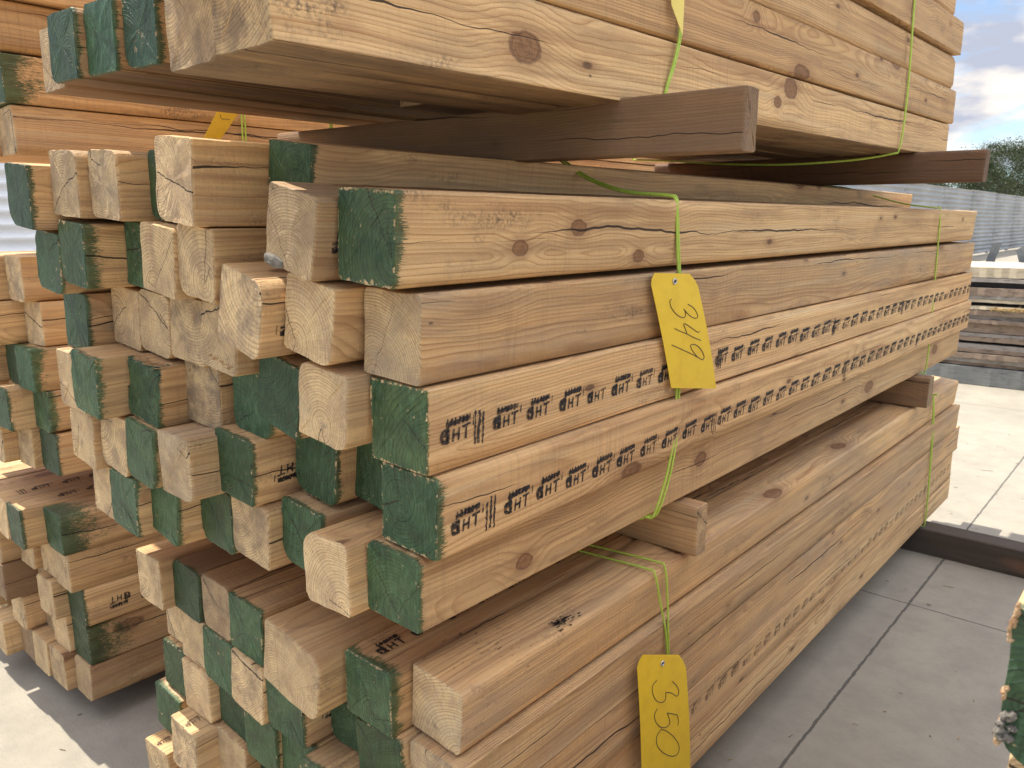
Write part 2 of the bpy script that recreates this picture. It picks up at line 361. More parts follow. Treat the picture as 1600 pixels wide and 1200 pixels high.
class Beam: pass
def beam_mesh(seed, W, H, L, torn=0., corner=None, bow=.0015, cuts=30, notch=0):
    """one sawn timber, its near end at y=0: waney corners, a slight bow, rough end cuts"""
    rng = random.Random(seed)
    rad = list(corner) if corner else [rng.choice((.0018, .0025, .003, .005, .008, .016)) for _ in range(4)]   # TR TL BL BR
    prof = []
    cs = [(1, 1), (-1, 1), (-1, -1), (1, -1)]
    for (sx, sz), r in zip(cs, rad):
        c = (sx*(W/2-r), sz*(H/2-r)); a0 = math.atan2(sz, sx) - math.pi/4
        for k in range(6):
            a = a0 + k*math.pi/10; prof.append((c[0] + r*math.cos(a), c[1] + r*math.sin(a), 1))
        # straight edge subdivision points are added below
    pts = []
    n = len(prof)
    for i in range(n):
        pts.append(prof[i][:2])
        if i % 6 == 5:
            x0, z0 = prof[i][:2]; x1, z1 = prof[(i+1) % n][:2]
            for t in (.2, .4, .6, .8): pts.append((x0 + (x1-x0)*t, z0 + (z1-z0)*t))
    n = len(pts)
    bx, bz = wobble(rng, bow), wobble(rng, bow)
    corn = [wobble(rng, .0007) for _ in range(n)]
    tiltx, tiltz = rng.uniform(-.02, .02), rng.uniform(-.02, .02)
    ys = [0, .004, .012, .03, .06, .1] + [.1 + (L-.2)*(k+1)/cuts for k in range(cuts)] + [L-.06, L-.02, L-.005, L]
    V, F = [], []
    ph = [rng.uniform(0, 6.28) for _ in range(4)]
    for yi, y in enumerate(ys):
        last = yi == len(ys)-1
        for j, (x, z) in enumerate(pts):
            s = 1 + corn[j](y*3)/.045
            ins = .9991 if 0 < yi < len(ys)-1 else (1-.0007/.045)
            yy = y
            if yi < 3 or yi > len(ys)-4:
                e = 1 if yi < 3 else -1
                yy += e*(tiltx*x + tiltz*z)*(1 if yi in (0, len(ys)-1) else .7)
                yy += rng.uniform(-1, 1)*(.0006 if yi in (0, len(ys)-1) else .0004)
            if torn and yi <= 1 and z > 0:
                yy += (rng.random()**2)*torn*(.4 + z/H*2)
            V.append((x*s*ins + bx(y), yy, z*s*ins + bz(y)))
    m_ = len(ys)
    for i in range(m_-1):
        for j in range(n):
            a, b = i*n+j, i*n+(j+1) % n
            F.append((a, a+n, b+n, b))
    def cap(base, ysign, y0):
        rings = [base]
        for f in (.86, .5):
            st = len(V)
            for j, (x, z) in enumerate(pts):
                yb = V[base+j][1]
                V.append((x*f + bx(y0), y0 + ysign*(tiltx*x + tiltz*z)*f + rng.uniform(-1, 1)*.0005 + (0 if not torn else rng.random()*torn*.15), z*f + bz(y0)))
            rings.append(st)
        cidx = len(V); V.append((bx(y0), y0, bz(y0)))
        for a, b in zip(rings, rings[1:]):
            for j in range(n):
                k = (j+1) % n
                F.append((a+j, a+k, b+k, b+j) if ysign > 0 else (a+j, b+j, b+k, a+k))
        a = rings[-1]
        for j in range(n):
            k = (j+1) % n; F.append((a+j, a+k, cidx) if ysign > 0 else (a+k, a+j, cidx))
    cap(0, 1, 0); cap((m_-1)*n, -1, L)
    me = mesh('timber', V, F)
    for p in me.polygons:
        p.use_smooth = abs(p.normal.y) < .5
    return me, bx, bz

ORD = ['first', 'second', 'third', 'fourth', 'fifth', 'sixth', 'seventh', 'eighth', 'ninth']
seedc = [100]
def beam(x, y, z, roll=0, L=2.5, W=.089, H=.089, green=0, spray=0, dark=0, tone=.3, weather=.15, torn=0, corner=None, bow=.0015,
         slope=0, yaw=0, sooty=0, label='', group=None, name='timber', cat='timber', cuts=30, seed=None):
    seedc[0] += 1; s = seedc[0] if seed is None else seed
    me, bx, bz = beam_mesh(s, W, H, L, torn, corner, bow, cuts)
    o = link(name, me, LUM)
    o.location = (x, y, z); o.rotation_euler = (slope, R(roll), yaw)
    o['green'] = float(green); o['dark'] = float(dark); o['tone'] = float(tone); o['weather'] = float(weather); o['spray'] = float(spray); o['sooty'] = float(sooty)
    meta(o, label, cat, group)
    b = Beam(); b.o, b.bx, b.bz, b.W, b.H, b.L = o, bx, bz, W, H, L
    return b

# ------------------------------------------------------------------ the treatment stamps, inked on the timber faces
def stroke(q, x0, y0, x1, y1, w_, rng, jag=.12):
    """a pen-like bar from (x0,y0) to (x1,y1): list of quads"""
    w_ *= 1.22; d = Vector((x1-x0, y1-y0)); n = max(2, int(d.length/3)); t = d.normalized(); nn = Vector((-t.y, t.x))
    pa = []
    for i in range(n+1):
        p = Vector((x0, y0)) + d*i/n; a = w_*.5*(1 + rng.uniform(-jag, jag)*3); b_ = w_*.5*(1 + rng.uniform(-jag, jag)*3)
        pa.append((p + nn*a, p - nn*b_))
    for a, b_ in zip(pa, pa[1:]): q.append((a[0], a[1], b_[1], b_[0]))
def glyph_ht(q, s, t, rng, small=1.0, bar=True):
    g = []
    # emblem: a heavy rounded block with a small window and a flag at its top right
    for a in ((1, 2, 0.5, 12.5), (0.5, 12.5, 12, 15.2), (11, 15, 10.4, -.6), (10.4, 1, 1, 1.8)):
        stroke(g, *a, 3.4, rng)
    stroke(g, 1.5, 9.5, 10, 10.5, 4.6, rng); stroke(g, 2, 4.2, 4.2, 4.6, 3.2, rng); stroke(g, 8.6, 3, 8.9, 8, 3.0, rng)
    for a in ((18, 0, 19.3, 14.5), (26.5, 0.5, 27.5, 15), (18.5, 7.2, 27, 7.8), (37.5, 0, 38.6, 14.5), (32, 14.4, 45, 16.2)):
        stroke(g, *a, 2.5, rng, .08)
    if bar:
        x0 = rng.uniform(5, 9)
        stroke(g, x0, 20.3, 45, 24.0, 5.0, rng, .12)
        for k in range(6): stroke(g, x0+2+k*6+rng.uniform(-1, 1), 18.6, x0+2.6+k*6, 27, 2.0, rng, .3)
        if rng.random() < .6: stroke(g, 49.5, 13, 50.2, 24, 1.3, rng, .3)
    for quad in g: q.append([((p.x*small) + s, (p.y*small) + t) for p in quad])
def barcode(q, s, t, rng, n=3):
    g = []
    for k in range(n): stroke(g, s + k*6.5, t-9 + rng.uniform(-3, 2), s + k*6.5+.8, t + 27 + rng.uniform(-4, 3), 3.2 if k % 2 else 2.2, rng, .25)
    for quad in g: q.append([(p.x, p.y) for p in quad])
def stamps(b, spec, face='right', flip=False, fade=0., seed=1, name='ink_stamp'):
    """spec(q, rng) fills quads in millimetres: s along the timber from the near end, t up the face from its middle line"""
    rng = random.Random(seed); q = []; spec(q, rng); V, F = [], []
    for quad in q:
        idx = []
        for s, t in quad:
            if flip: t = -t; 
            y = s/1000; tt = t/1000
            if face == 'right': p = (b.W/2 + b.bx(y) + .0006, y, tt + b.bz(y))
            elif face == 'top': p = (-tt + b.bx(y), y, b.H/2 + b.bz(y) + .0006)
            V.append(p); idx.append(len(V)-1)
        F.append(tuple(idx))
    o = link(name, mesh(name, V, F), INK, b.o); o['fade'] = float(fade); return o
def few(b, start, pitch, n, t, span=None, face='right', fade=0., seed=1, small=.95):
    for k in range(n):
        sp = row_spec(start + k*pitch, 0, 1, t, small=small)
        if span is not None: sp = flip_spec(sp, span)
        stamps(b, sp, face=face, fade=fade, seed=seed*10+k)
def flip_spec(fn, span):
    """the same marks turned through 180 degrees"""
    def g(q, rng):
        p = []; fn(p, rng)
        for quad in p: q.append([(span-s, -t) for s, t in quad])
    return g
def row_spec(start, pitch, n, t, bars=(), drop=0.0, small=1.0, first=None, skip=()):
    def f(q, rng):
        if first is not None: glyph_ht(q, first, t, rng, small)
        for k in range(n):
            if k in skip: continue
            glyph_ht(q, start + k*pitch + rng.uniform(-2.5, 2.5), t + drop*k + rng.uniform(-1.5, 1.5), rng, small*.96*rng.uniform(.94, 1.05), rng.random() < .93)
        for bpos in bars: barcode(q, bpos, t, rng)
    return f

# ------------------------------------------------------------------ middle bundle of the front stack
ROWN = ['top row', 'second row', 'third row', 'fourth row', 'fifth row', 'sixth row']
def lab(look, bundle, r, c):
    t = f"{look}, {bundle} bundle, {ROWN[r]}, {ORD[c]} from right"
    if len(t.split()) > 16: print('LONG', t)
    return f"{look}, {bundle} bundle, {ROWN[r]}, {ORD[c]} from right"
GM = 'timbers of the middle front bundle'
W_, G_, D_ = 'wood', 'green', 'dark'
def put(key, look, bundle, group, r, c, x, y, z, roll, kind, **k):
    if kind == G_: k.setdefault('green', 1); k.setdefault('spray', .009)
    if kind == D_: k.setdefault('dark', .7)
    return beam(x, y, z, roll, label=lab(look, bundle, r, c), group=group, **k)
MB = {}
mid = [
 # key row col look x y z roll kind extras
 ('b1', 0, 0, 'long knotty timber with dark green end', -.041, .006, .244, 4, G_, dict(W=.091, H=.096, L=2.52, tone=.15, weather=0, spray=.014, corner=(.004, .003, .004, .012), bow=.001)),
 ('b2', 1, 0, 'greyish brown timber with bare tan end', -.040, .034, .1405, 3.5, W_, dict(H=.095, L=2.51, tone=.6, weather=.45, corner=(.005, .004, .004, .004), bow=.001)),
 ('b3', 2, 0, 'stamped timber with green ringed end', -.036, .036, .0425, 2.5, G_, dict(W=.091, H=.094, L=2.505, tone=.42, weather=0, spray=.004, corner=(.003,)*4, bow=.001)),
 ('b4', 3, 0, 'stamped timber with dark green chamfered end', -.030, .041, -.0535, 3, G_, dict(W=.091, H=.094, L=2.50, tone=.3, weather=0, spray=.012, corner=(.009, .004, .004, .006), bow=.001)),
 ('b5', 4, 0, 'plain timber with scuffed pale green end', -.051, .032, -.147, 2, G_, dict(H=.088, L=2.50, tone=.3, weather=.1, corner=(.012, .012, .004, .004), bow=.001)),
 ('m01', 0, 1, 'split brown timber with cracked bare end', -.140, -.017, .250, 13, W_, dict(dark=.22, tone=.8, weather=.3, corner=(.006, .004, .004, .006))),
 ('r1c1', 1, 1, 'tan timber with ringed bare end', -.139, -.002, .153, 11, W_, dict(tone=.3)),
 ('r2c1', 2, 1, 'timber with stained bare end and long crack', -.133, .007, .055, 7, W_, dict(tone=.25, weather=.3)),
 ('r3c1', 3, 1, 'recessed timber with half hidden green end', -.148, .085, -.043, 5, G_, {}),
 ('r4c1', 4, 1, 'timber with orange bare end', -.142, .006, -.150, -3, W_, dict(tone=.7, corner=(.012, .022, .01, .004))),
 ('m02', 0, 2, 'raised timber with dark green end', -.2285, .045, .308, 8, G_, dict(tone=.4, corner=(.004, .003, .012, .012))),
 ('hid', 1, 2, 'mostly hidden plain timber', -.230, .16, .222, 6, W_, dict(tone=.5)),
 ('r1c2', 2, 2, 'timber with chamfered tan bare end', -.233, -.030, .158, 14, W_, dict(tone=.35, corner=(.024, .004, .008, .012), H=.092)),
 ('r2c2', 3, 2, 'timber with fully green rounded end', -.225, .008, .056, 12, G_, dict(corner=(.006, .012, .016, .004))),
 ('r3c2', 4, 2, 'recessed timber with shaded green end', -.226, .055, -.044, 7, G_, dict(corner=(.004, .01, .022, .012))),
 ('r4c2', 5, 2, 'timber with green end chipped at lower left', -.235, .035, -.140, 5, G_, dict(corner=(.004, .006, .024, .004), tone=.6, weather=.5)),
 ('m03', 0, 3, 'protruding timber with broad pale end and crack', -.323, -.049, .3085, 6, W_, dict(W=.091, H=.099, tone=.6, weather=.3, corner=(.004, .006, .02, .003))),
 ('r1c3', 1, 3, 'timber with yellow cracked bare end', -.326, -.030, .213, 6, W_, dict(tone=.3, corner=(.004, .006, .02, .004))),
 ('r2x', 2, 3, 'timber with ragged bare end', -.323, -.011, .121, 6, W_, dict(torn=.006, tone=.25)),
 ('r2c3', 3, 3, 'recessed timber with rounded green end', -.316, .024, .029, 4, G_, dict(corner=(.005, .012, .02, .02))),
 ('r3c3', 4, 3, 'timber with dusty green end, upside-down stamp', -.330, .001, -.056, 4, G_, dict(tone=.6, corner=(.006, .003, .01, .006))),
 ('r4c3', 5, 3, 'timber with bare tan end', -.326, .015, -.148, 5, W_, dict(corner=(.012, .008, .014, .003))),
 ('m03b', 0, 4, 'narrow view of timber with green end', -.416, -.014, .3065, 5, G_, dict(corner=(.006, .006, .02, .014))),
 ('r1c4', 1, 4, 'timber with round ringed tan end', -.416, -.035, .2135, 7, W_, dict(tone=.3, corner=(.008, .008, .006, .004))),
 ('r2a', 2, 4, 'timber with cracked tan end', -.416, -.004, .120, 5, W_, dict(tone=.35)),
 ('r3c5', 3, 4, 'timber with finely ringed bare end', -.418, .011, .028, 4, W_, dict(tone=.4, corner=(.004, .004, .008, .006))),
 ('r3c4', 4, 4, 'protruding timber with bright smooth bare end', -.414, -.039, -.062, 1, W_, dict(tone=.2, weather=.4, corner=(.004, .004, .004, .018))),
 ('r4c4', 5, 4, 'timber with speckled dark green end', -.419, .016, -.153, 3, G_, dict(corner=(.004, .006, .02, .006))),
 ('m04', 0, 5, 'timber with pale rounded bare end', -.507, -.055, .3105, 5, W_, dict(tone=.4, corner=(.012, .014, .014, .006), weather=.3)),
 ('r1c5', 1, 5, 'recessed timber with nearly black green end', -.509, -.015, .216, 5, G_, dict(weather=.6)),
 ('r2b', 2, 5, 'timber with oval ringed tan end', -.507, -.006, .121, 6, W_, dict(corner=(.014, .012, .014, .012))),
 ('r3a', 3, 5, 'timber with splintered top over green end', -.507, -.032, .0295, 7, G_, dict(torn=.012, tone=.6, corner=(.004, .012, .01, .004))),
 ('r4b', 4, 5, 'timber with rounded green end, crack at right', -.514, -.042, -.062, 6, G_, dict(corner=(.006, .008, .02, .014))),
 ('r4a', 5, 5, 'timber with coarse ringed green end', -.511, -.018, -.153, 8, G_, dict(corner=(.012, .01, .02, .004))),
 ('m05', 0, 6, 'timber with cracked pinkish bare end', -.598, -.070, .314, 4, W_, dict(tone=.6, weather=.6, corner=(.016, .006, .004, .003))),
 ('r1c6', 1, 6, 'timber with grooved green end', -.602, -.069, .218, 5, G_, dict(tone=.7, spray=.02, corner=(.006, .006, .018, .004))),
 ('r2c', 2, 6, 'timber with brown ringed end', -.599, -.007, .124, 5, W_, dict(tone=.7)),
 ('r3b', 3, 6, 'stamped timber with bright green sawn end', -.603, -.073, .032, 5, G_, dict(torn=.004, tone=.5, spray=.012, corner=(.003, .004, .018, .004))),
 ('r4d', 4, 6, 'timber with worn tan end', -.603, -.042, -.062, 6, W_, dict(tone=.4, corner=(.005, .006, .02, .006))),
 ('r5b', 5, 6, 'timber with clean dark green end', -.594, -.041, -.155, 3, G_, dict(corner=(.004, .006, .014, .003))),
 ('m06', 0, 7, 'timber with scratched pale green end', -.694, -.099, .2985, 6, G_, dict(tone=.8, corner=(.003, .008, .024, .004), spray=.010)),
 ('r1c7', 1, 7, 'timber with dark grooved green end', -.695, -.070, .206, 6, G_, dict(weather=.5)),
 ('r2d', 2, 7, 'timber with whitish scuffed green end', -.696, -.041, .1145, 3, G_, dict(weather=.6, tone=.6)),
 ('r3d', 3, 7, 'timber with pale two tone bare end', -.693, -.060, .023, 3, W_, dict(tone=.1)),
 ('r4e', 4, 7, 'timber with rough brown bare end', -.698, -.052, -.068, 6, W_, dict(tone=.6, torn=.003)),
 ('r5a', 5, 7, 'timber with pale rounded split end', -.689, -.030, -.160, 4, W_, dict(tone=.3)),
]
rngM = random.Random(4)
for k_, r_, c_, look, x, y, z, ro, kd, ex in mid:
    if c_ > 0: ex.setdefault('L', 2.42 + rngM.uniform(-.05, .06)); ex.setdefault('tone', .45)
    MB[k_] = put(k_, look, 'middle front', GM, r_, c_, x, y, z, ro, kd, **ex)

def knots(b, *ks):
    for n_, (y_, z_, r_) in zip('abc', ks):
        b.o['knot_y_'+n_] = float(y_); b.o['knot_z_'+n_] = float(z_); b.o['knot_r_'+n_] = float(r_)
knots(MB['b1'], (.188, -.012, .0085), (.298, .010, .0100), (.441, -.030, .0085))
stamps(MB['b3'], row_spec(104, 60.3, 40, -16, bars=(72, 652, 1190, 1700), drop=-.05, first=20), seed=3)
stamps(MB['b4'], row_spec(108, 60.0, 40, -22, bars=(78, 627, 1260, 1850), drop=.05, first=22), seed=4)
few(MB['m01'], 0, 62, 4, -12, 250, seed=5)
few(MB['r1c2'], 0, 62, 3, -8, 195, seed=6)
few(MB['r3b'], 0, 70, 2, -14, 150, seed=7)
few(MB['r3c3'], 0, 62, 4, -6, 262, seed=8)
few(MB['r4c2'], 30, 62, 4, -6, face='top', seed=9)
few(MB['r4d'], 0, 70, 2, -10, 160, seed=10, fade=.3)

# concrete-like scrap stuck under the split brown end
def chunk(parent, cx, cy, cz, sx, sy, sz, mat, name, seed):
    bm = bmesh.new(); bmesh.ops.create_icosphere(bm, subdivisions=3, radius=1); rg = random.Random(seed)
    ks = [Vector((rg.uniform(-1, 1), rg.uniform(-1, 1), rg.uniform(-1, 1))).normalized() for _ in range(14)]; kv = [rg.uniform(.55, .95) for _ in ks]
    for v in bm.verts:
        s = 1.
        for kk, vv in zip(ks, kv):
            d = v.co.dot(kk)
            if d > vv: s = min(s, vv/d)
        v.co = Vector((v.co.x*s*sx + cx, v.co.y*s*sy + cy, v.co.z*s*sz + cz)) + Vector((rg.uniform(-1, 1)*.0006,)*3)
    me = bpy.data.meshes.new(name); bm.to_mesh(me); bm.free(); return link(name, me, mat, parent)
M_GREY = simple('cement_crust', (.115, .10, .082), .9, 120, (.20, .18, .15), bump=.6)
chunk(MB['m01'].o, -.027, .0015, -.0395, .021, .006, .0085, M_GREY, 'cement_crust', 2)

# splinters standing off ragged ends
M_SPLINT = simple('splinter_wood', (.52, .36, .20), .8, 200, (.35, .2, .1))
def splinters(parent, pts, n, ln, seed, dirv=(0, -1, .35), rad=.0011, mat=None):
    rg = random.Random(seed); V, F = [], []
    for _ in range(n):
        a = rg.random(); p = Vector(pts[0]).lerp(Vector(pts[1]), a) + Vector([rg.uniform(-.003, .003) for _ in range(3)])
        d = (Vector(dirv) + Vector([rg.uniform(-.5, .5) for _ in range(3)])).normalized()*ln*rg.uniform(.4, 1.2)
        s = d.cross(Vector((rg.random(), .3, rg.random()))).normalized()*rad*rg.uniform(.7, 2); t_ = d.cross(s).normalized()*rad*.7
        b = len(V); V += [p+s-d*.4, p-s*.5+t_-d*.4, p-s*.5-t_-d*.4, p+d]
        F += [(b, b+1, b+3), (b+1, b+2, b+3), (b+2, b, b+3), (b, b+2, b+1)]
    return link('splinters', mesh('splinters', V, F), mat or M_SPLINT, parent)
splinters(MB['r3a'].o, ((-.03, .004, .043), (.043, .01, .043)), 70, .012, 1)
splinters(MB['r3b'].o, ((-.02, .004, .044), (.044, .004, .040)), 34, .006, 2)
splinters(MB['r2x'].o, ((-.02, .0, -.03), (.043, .0, -.035)), 26, .006, 3)

# ------------------------------------------------------------------ lower bundle of the front stack
GC = 'timbers of the lower front bundle'
cz = lambda r: -.333 - .0927*r
low = {
 (0, 0): ('weathered topped timber with cracked ringed end', -.047, .089, 5, W_, dict(L=2.48, tone=.45, weather=.45, corner=(.008, .003, .003, .012))),
 (1, 0): ('timber with grimy end and flat sawn side', -.038, .074, 3, D_, dict(L=2.52, dark=.12, tone=.3, weather=.4)),
 (2, 0): ('brown stained timber with cracks along its side', -.042, .06, 1, W_, dict(L=2.60, tone=.85, weather=.45)),
 (3, 0): ('timber with faint stamps along its side', -.046, .06, 0, W_, dict(L=2.555, tone=.55, weather=.2)),
 (4, 0): ('plain tan timber on the ground bearers', -.044, .06, 0, W_, dict(L=2.55, tone=.35, weather=.1)),
 (0, 1): ('top stamped timber with split green end', -.139, .056, 1, G_, dict(spray=.018, tone=.75, corner=(.014, .005, .005, .003), H=.091)),
 (0, 2): ('wide timber with large two tone bare end', -.262, .022, 8, W_, dict(W=.130, H=.096, tone=.45, corner=(.022, .004, .006, .020))),
 (0, 4): ('timber with green end and white nail spot', -.410, .041, 3, G_, dict(tone=.5, corner=(.005, .004, .01, .004))),
 (0, 5): ('dark topped timber with bare brown end', -.502, .045, 1, D_, dict(dark=.35, tone=.6)),
 (0, 6): ('wet dark timber with blackened green end', -.594, .042, 2, G_, dict(dark=.75, weather=.5)),
 (0, 7): ('timber with rough brown end in sunlight', -.686, .022, -1, W_, dict(tone=.8, corner=(.004, .004, .01, .004))),
 (1, 1): ('timber with smooth green rounded end', -.128, .061, -4, G_, dict(corner=(.014, .004, .01, .01))),
 (1, 2): ('recessed timber with dark ringed green end', -.222, .085, -2, G_, {}),
 (1, 3): ('timber with yellowish speckled green end', -.314, .039, 1, G_, dict(corner=(.012, .004, .012, .004), tone=.55)),
 (1, 4): ('timber with pale two tone bare end', -.407, .034, 6, W_, dict(corner=(.01, .004, .01, .004))),
 (1, 5): ('timber with dusty teal green end', -.507, .042, 3, G_, dict(weather=.4)),
 (1, 6): ('narrow timber with bare yellow end', -.600, .05, 2, W_, dict(tone=.2)),
 (1, 7): ('timber with pale bare end beside crack', -.689, .065, 3, W_, dict(tone=.2, corner=(.02, .004, .004, .004))),
 (2, 7): ('timber with rounded clean green end', -.687, .053, 2, G_, dict(corner=(.02, .004, .01, .004))),
 (2, 6): ('timber with plain bare end', -.600, .046, -2, W_, dict(tone=.4)),
 (2, 5): ('timber with cracked dark green end', -.505, .06, 4, G_, {}),
 (2, 4): ('timber with speckled green rounded end', -.398, .045, 2, G_, dict(corner=(.014, .004, .01, .004))),
 (2, 3): ('timber with deep green end', -.314, .055, 2, G_, {}),
 (3, 7): ('timber with whitish green worn end', -.716, .043, 5, G_, dict(weather=.5)),
 (3, 6): ('stamped topped pale timber in sunlight', -.594, .012, 2, W_, dict(tone=.0)),
 (3, 5): ('timber with reddish bare end', -.505, .05, 4, W_, dict(tone=.7)),
 (4, 7): ('protruding brown timber with stamped top', -.703, .012, -6, W_, dict(tone=.9, weather=.2)),
}
LB_ = {}
rngC = random.Random(9)
for r_ in range(5):
    for c_ in range(8):
        if (r_, c_) == (0, 3): continue
        if (r_, c_) in low: look, x, y, ro, kd, ex = low[(r_, c_)]
        else:
            kd = rngC.choice((W_, G_)); look = 'timber with green end' if kd == G_ else 'timber with bare end'
            x, y, ro, ex = -.0445-.0925*c_, rngC.uniform(.03, .09), rngC.uniform(-2, 4), {}
        ex.setdefault('L', 2.45 + rngC.uniform(-.06, .05))
        LB_[(r_, c_)] = put('', look, 'lower front', GC, r_, c_, x, y, cz(r_) + rngC.uniform(-.0008, .0008), ro, kd, **ex)
stamps(LB_[(0, 1)], row_spec(84, 60, 14, -4, bars=(560,), first=22), face='top', seed=21)
stamps(LB_[(3, 0)], row_spec(560, 52, 38, -10, small=.8), seed=22, fade=.62)
few(LB_[(1, 3)], 0, 62, 3, -8, 200, seed=23, fade=.2)
few(LB_[(3, 6)], 4, 62, 1, -6, face='top', seed=24, fade=.4, small=.6)
few(LB_[(4, 7)], 4, 62, 1, -6, face='top', seed=25, fade=.3, small=.6)

# ------------------------------------------------------------------ upper bundle of the front stack
GT = 'timbers of the upper front bundle'
TB = {}
slp = .016
top = {
 (5, 0): ('bottom timber with big knot beside lime cord', -.045, -.116, .4475, 0, W_, dict(L=2.20, tone=.2, weather=0, corner=(.003, .003, .003, .003), bow=.002)),
 (4, 0): ('reddish timber with nail holes and broken cracks', -.042, -.30, .5375, 0, W_, dict(L=2.41, tone=.55, weather=0)),
 (3, 0): ('smooth tan timber with wavy grain', -.047, -.30, .630, 0, W_, dict(L=2.39, tone=.4, weather=0)),
 (2, 0): ('reddish brown timber above the smooth one', -.040, -.30, .722, 0, W_, dict(L=2.41, tone=.7, weather=.2)),
 (1, 0): ('timber with printed letters near far end', -.048, -.30, .816, 0, W_, dict(L=2.33, tone=.4)),
 (5, 1): ('timber with pale cracked end and broken corner', -.137, -.112, .4475, 0, W_, dict(L=2.2, tone=.35, weather=.4, corner=(.004, .004, .004, .016))),
 (5, 4): ('underside timber with scratched deep green end', -.420, -.028, .4935, 2, G_, dict(tone=.6, L=2.2, corner=(.006, .004, .022, .004), dark=.25)),
 (5, 5): ('underside timber with clean green squared end', -.514, -.037, .4960, 2, G_, dict(tone=.6, L=2.2, dark=.25, corner=(.008, .008, .006, .003))),
 (5, 6): ('underside timber with chipped pale patched green end', -.605, -.050, .4955, 2, G_, dict(tone=.6, L=2.2, dark=.25, corner=(.01, .008, .014, .004), weather=.4)),
 (5, 7): ('leftmost underside timber with dusty brown end', -.697, -.030, .4955, 0, W_, dict(tone=.7, L=2.2, dark=.25, weather=.8, corner=(.008, .004, .01, .018))),
}
rngT = random.Random(12)
for r_ in range(1, 6):
    for c_ in range(8):
        rr = 5-r_
        if (r_, c_) in top: look, x, y, z, ro, kd, ex = top[(r_, c_)]
        else:
            if 1 < rr < 4 and 0 < c_ < 7: continue   # buried in the middle of the bundle
            kd = rngT.choice((W_, G_)); look = 'timber with green end' if kd == G_ else 'timber with bare end'
            zb = .4475 if c_ < 2 else .4945
            x, y, z, ro, ex = -.0445-.0925*c_, rngT.uniform(-.02, .1), zb + .0925*rr, rngT.uniform(-1, 1), dict(L=2.2)
            if rr == 0 and c_ in (2, 3): y = .34; z = .478; ex['dark'] = .3; ex['L'] = 1.8
            if c_ < 2: y = -.2
        TB[(r_, c_)] = put('', look, 'upper front', GT, r_-1, c_, x, y, z, ro, kd, slope=slp if c_ < 2 else 0, **ex)
knots(TB[(5, 0)], (.320, -.006, .0165), (1.055, .026, .017), (1.0, -.002, .009))
knots(TB[(4, 0)], (1.078, .026, .008))
knots(MB['b5'], (.18, -.018, .010), (.643, .010, .012))
def smudge(s0, t0, ls, lt, n):
    def f(q, rng):
        for _ in range(n):
            s_, t_ = rng.gauss(s0, ls), rng.gauss(t0, lt); g = []
            stroke(g, s_, t_, s_ + rng.uniform(2, 9), t_ + rng.uniform(-1.5, 1.5), rng.uniform(.6, 2.2), rng, .3)
            for quad in g: q.append([(p.x, p.y) for p in quad])
    return f
stamps(LB_[(0, 0)], smudge(212, -26, 12, 6, 90), face='top', seed=51, fade=.25, name='soot_mark')
stamps(LB_[(0, 0)], smudge(95, 2, 30, 22, 46), face='top', seed=52, fade=.75, name='soot_mark')
stamps(MB['b2'], smudge(1950, -12, 130, 9, 60), seed=53, fade=.5, name='soot_mark')
for c_ in range(8): TB[(5, c_)].o['dark_underside'] = .85
few(TB[(1, 0)], 2160, 48, 3, -4, seed=31)

# ------------------------------------------------------------------ dunnage between bundles and under the stacks
GS = 'bearers between and under the bundles'
def bearer(x0, x1, y, z0, z1, th, look, dark, yaw=0, tilt=0, tone=.8, H=None, weather=.3, corner=(.003,)*4, sooty=0):
    L = x1-x0
    b = beam(x1, y, (z0+z1)/2, 0, L=L, W=th, H=z1-z0, dark=dark, tone=tone, weather=weather, label=look, group=GS, name='bearer', cat='bearer', cuts=12, corner=corner, sooty=sooty)
    b.o.rotation_euler = (tilt, 0, R(90)+yaw); return b
bearer(-.80, .175, .408, .3365, .4095, .034, 'long dark brown bearer wedged under upper bundle, near end, square cut tip', .72, yaw=R(-.5), tilt=R(1.3), weather=.55)
bearer(-.78, .158, 1.800, .352, .430, .050, 'dark reddish bearer under upper bundle, far one with rounded tip', .95, tilt=R(.8), corner=(.014, .01, .008, .012))
bearer(-.76, .026, .628, -.285, -.1985, .034, 'short grained bearer above tag 350 between middle and lower bundles', .22, tone=.5)
bearer(-.76, .036, 2.022, -.285, -.1950, .05, 'dark bearer between middle and lower bundles at far end', .6)
bearer(-.86, .72, 2.305, -.840, -.750, .09, 'long dark grimy ground bearer reaching out on the concrete', 1., weather=.0, sooty=1, corner=(.012, .006, .004, .008))
bearer(-.80, .03, .62, -.840, -.750, .09, 'dark ground bearer under near part of lower front bundle', .8)

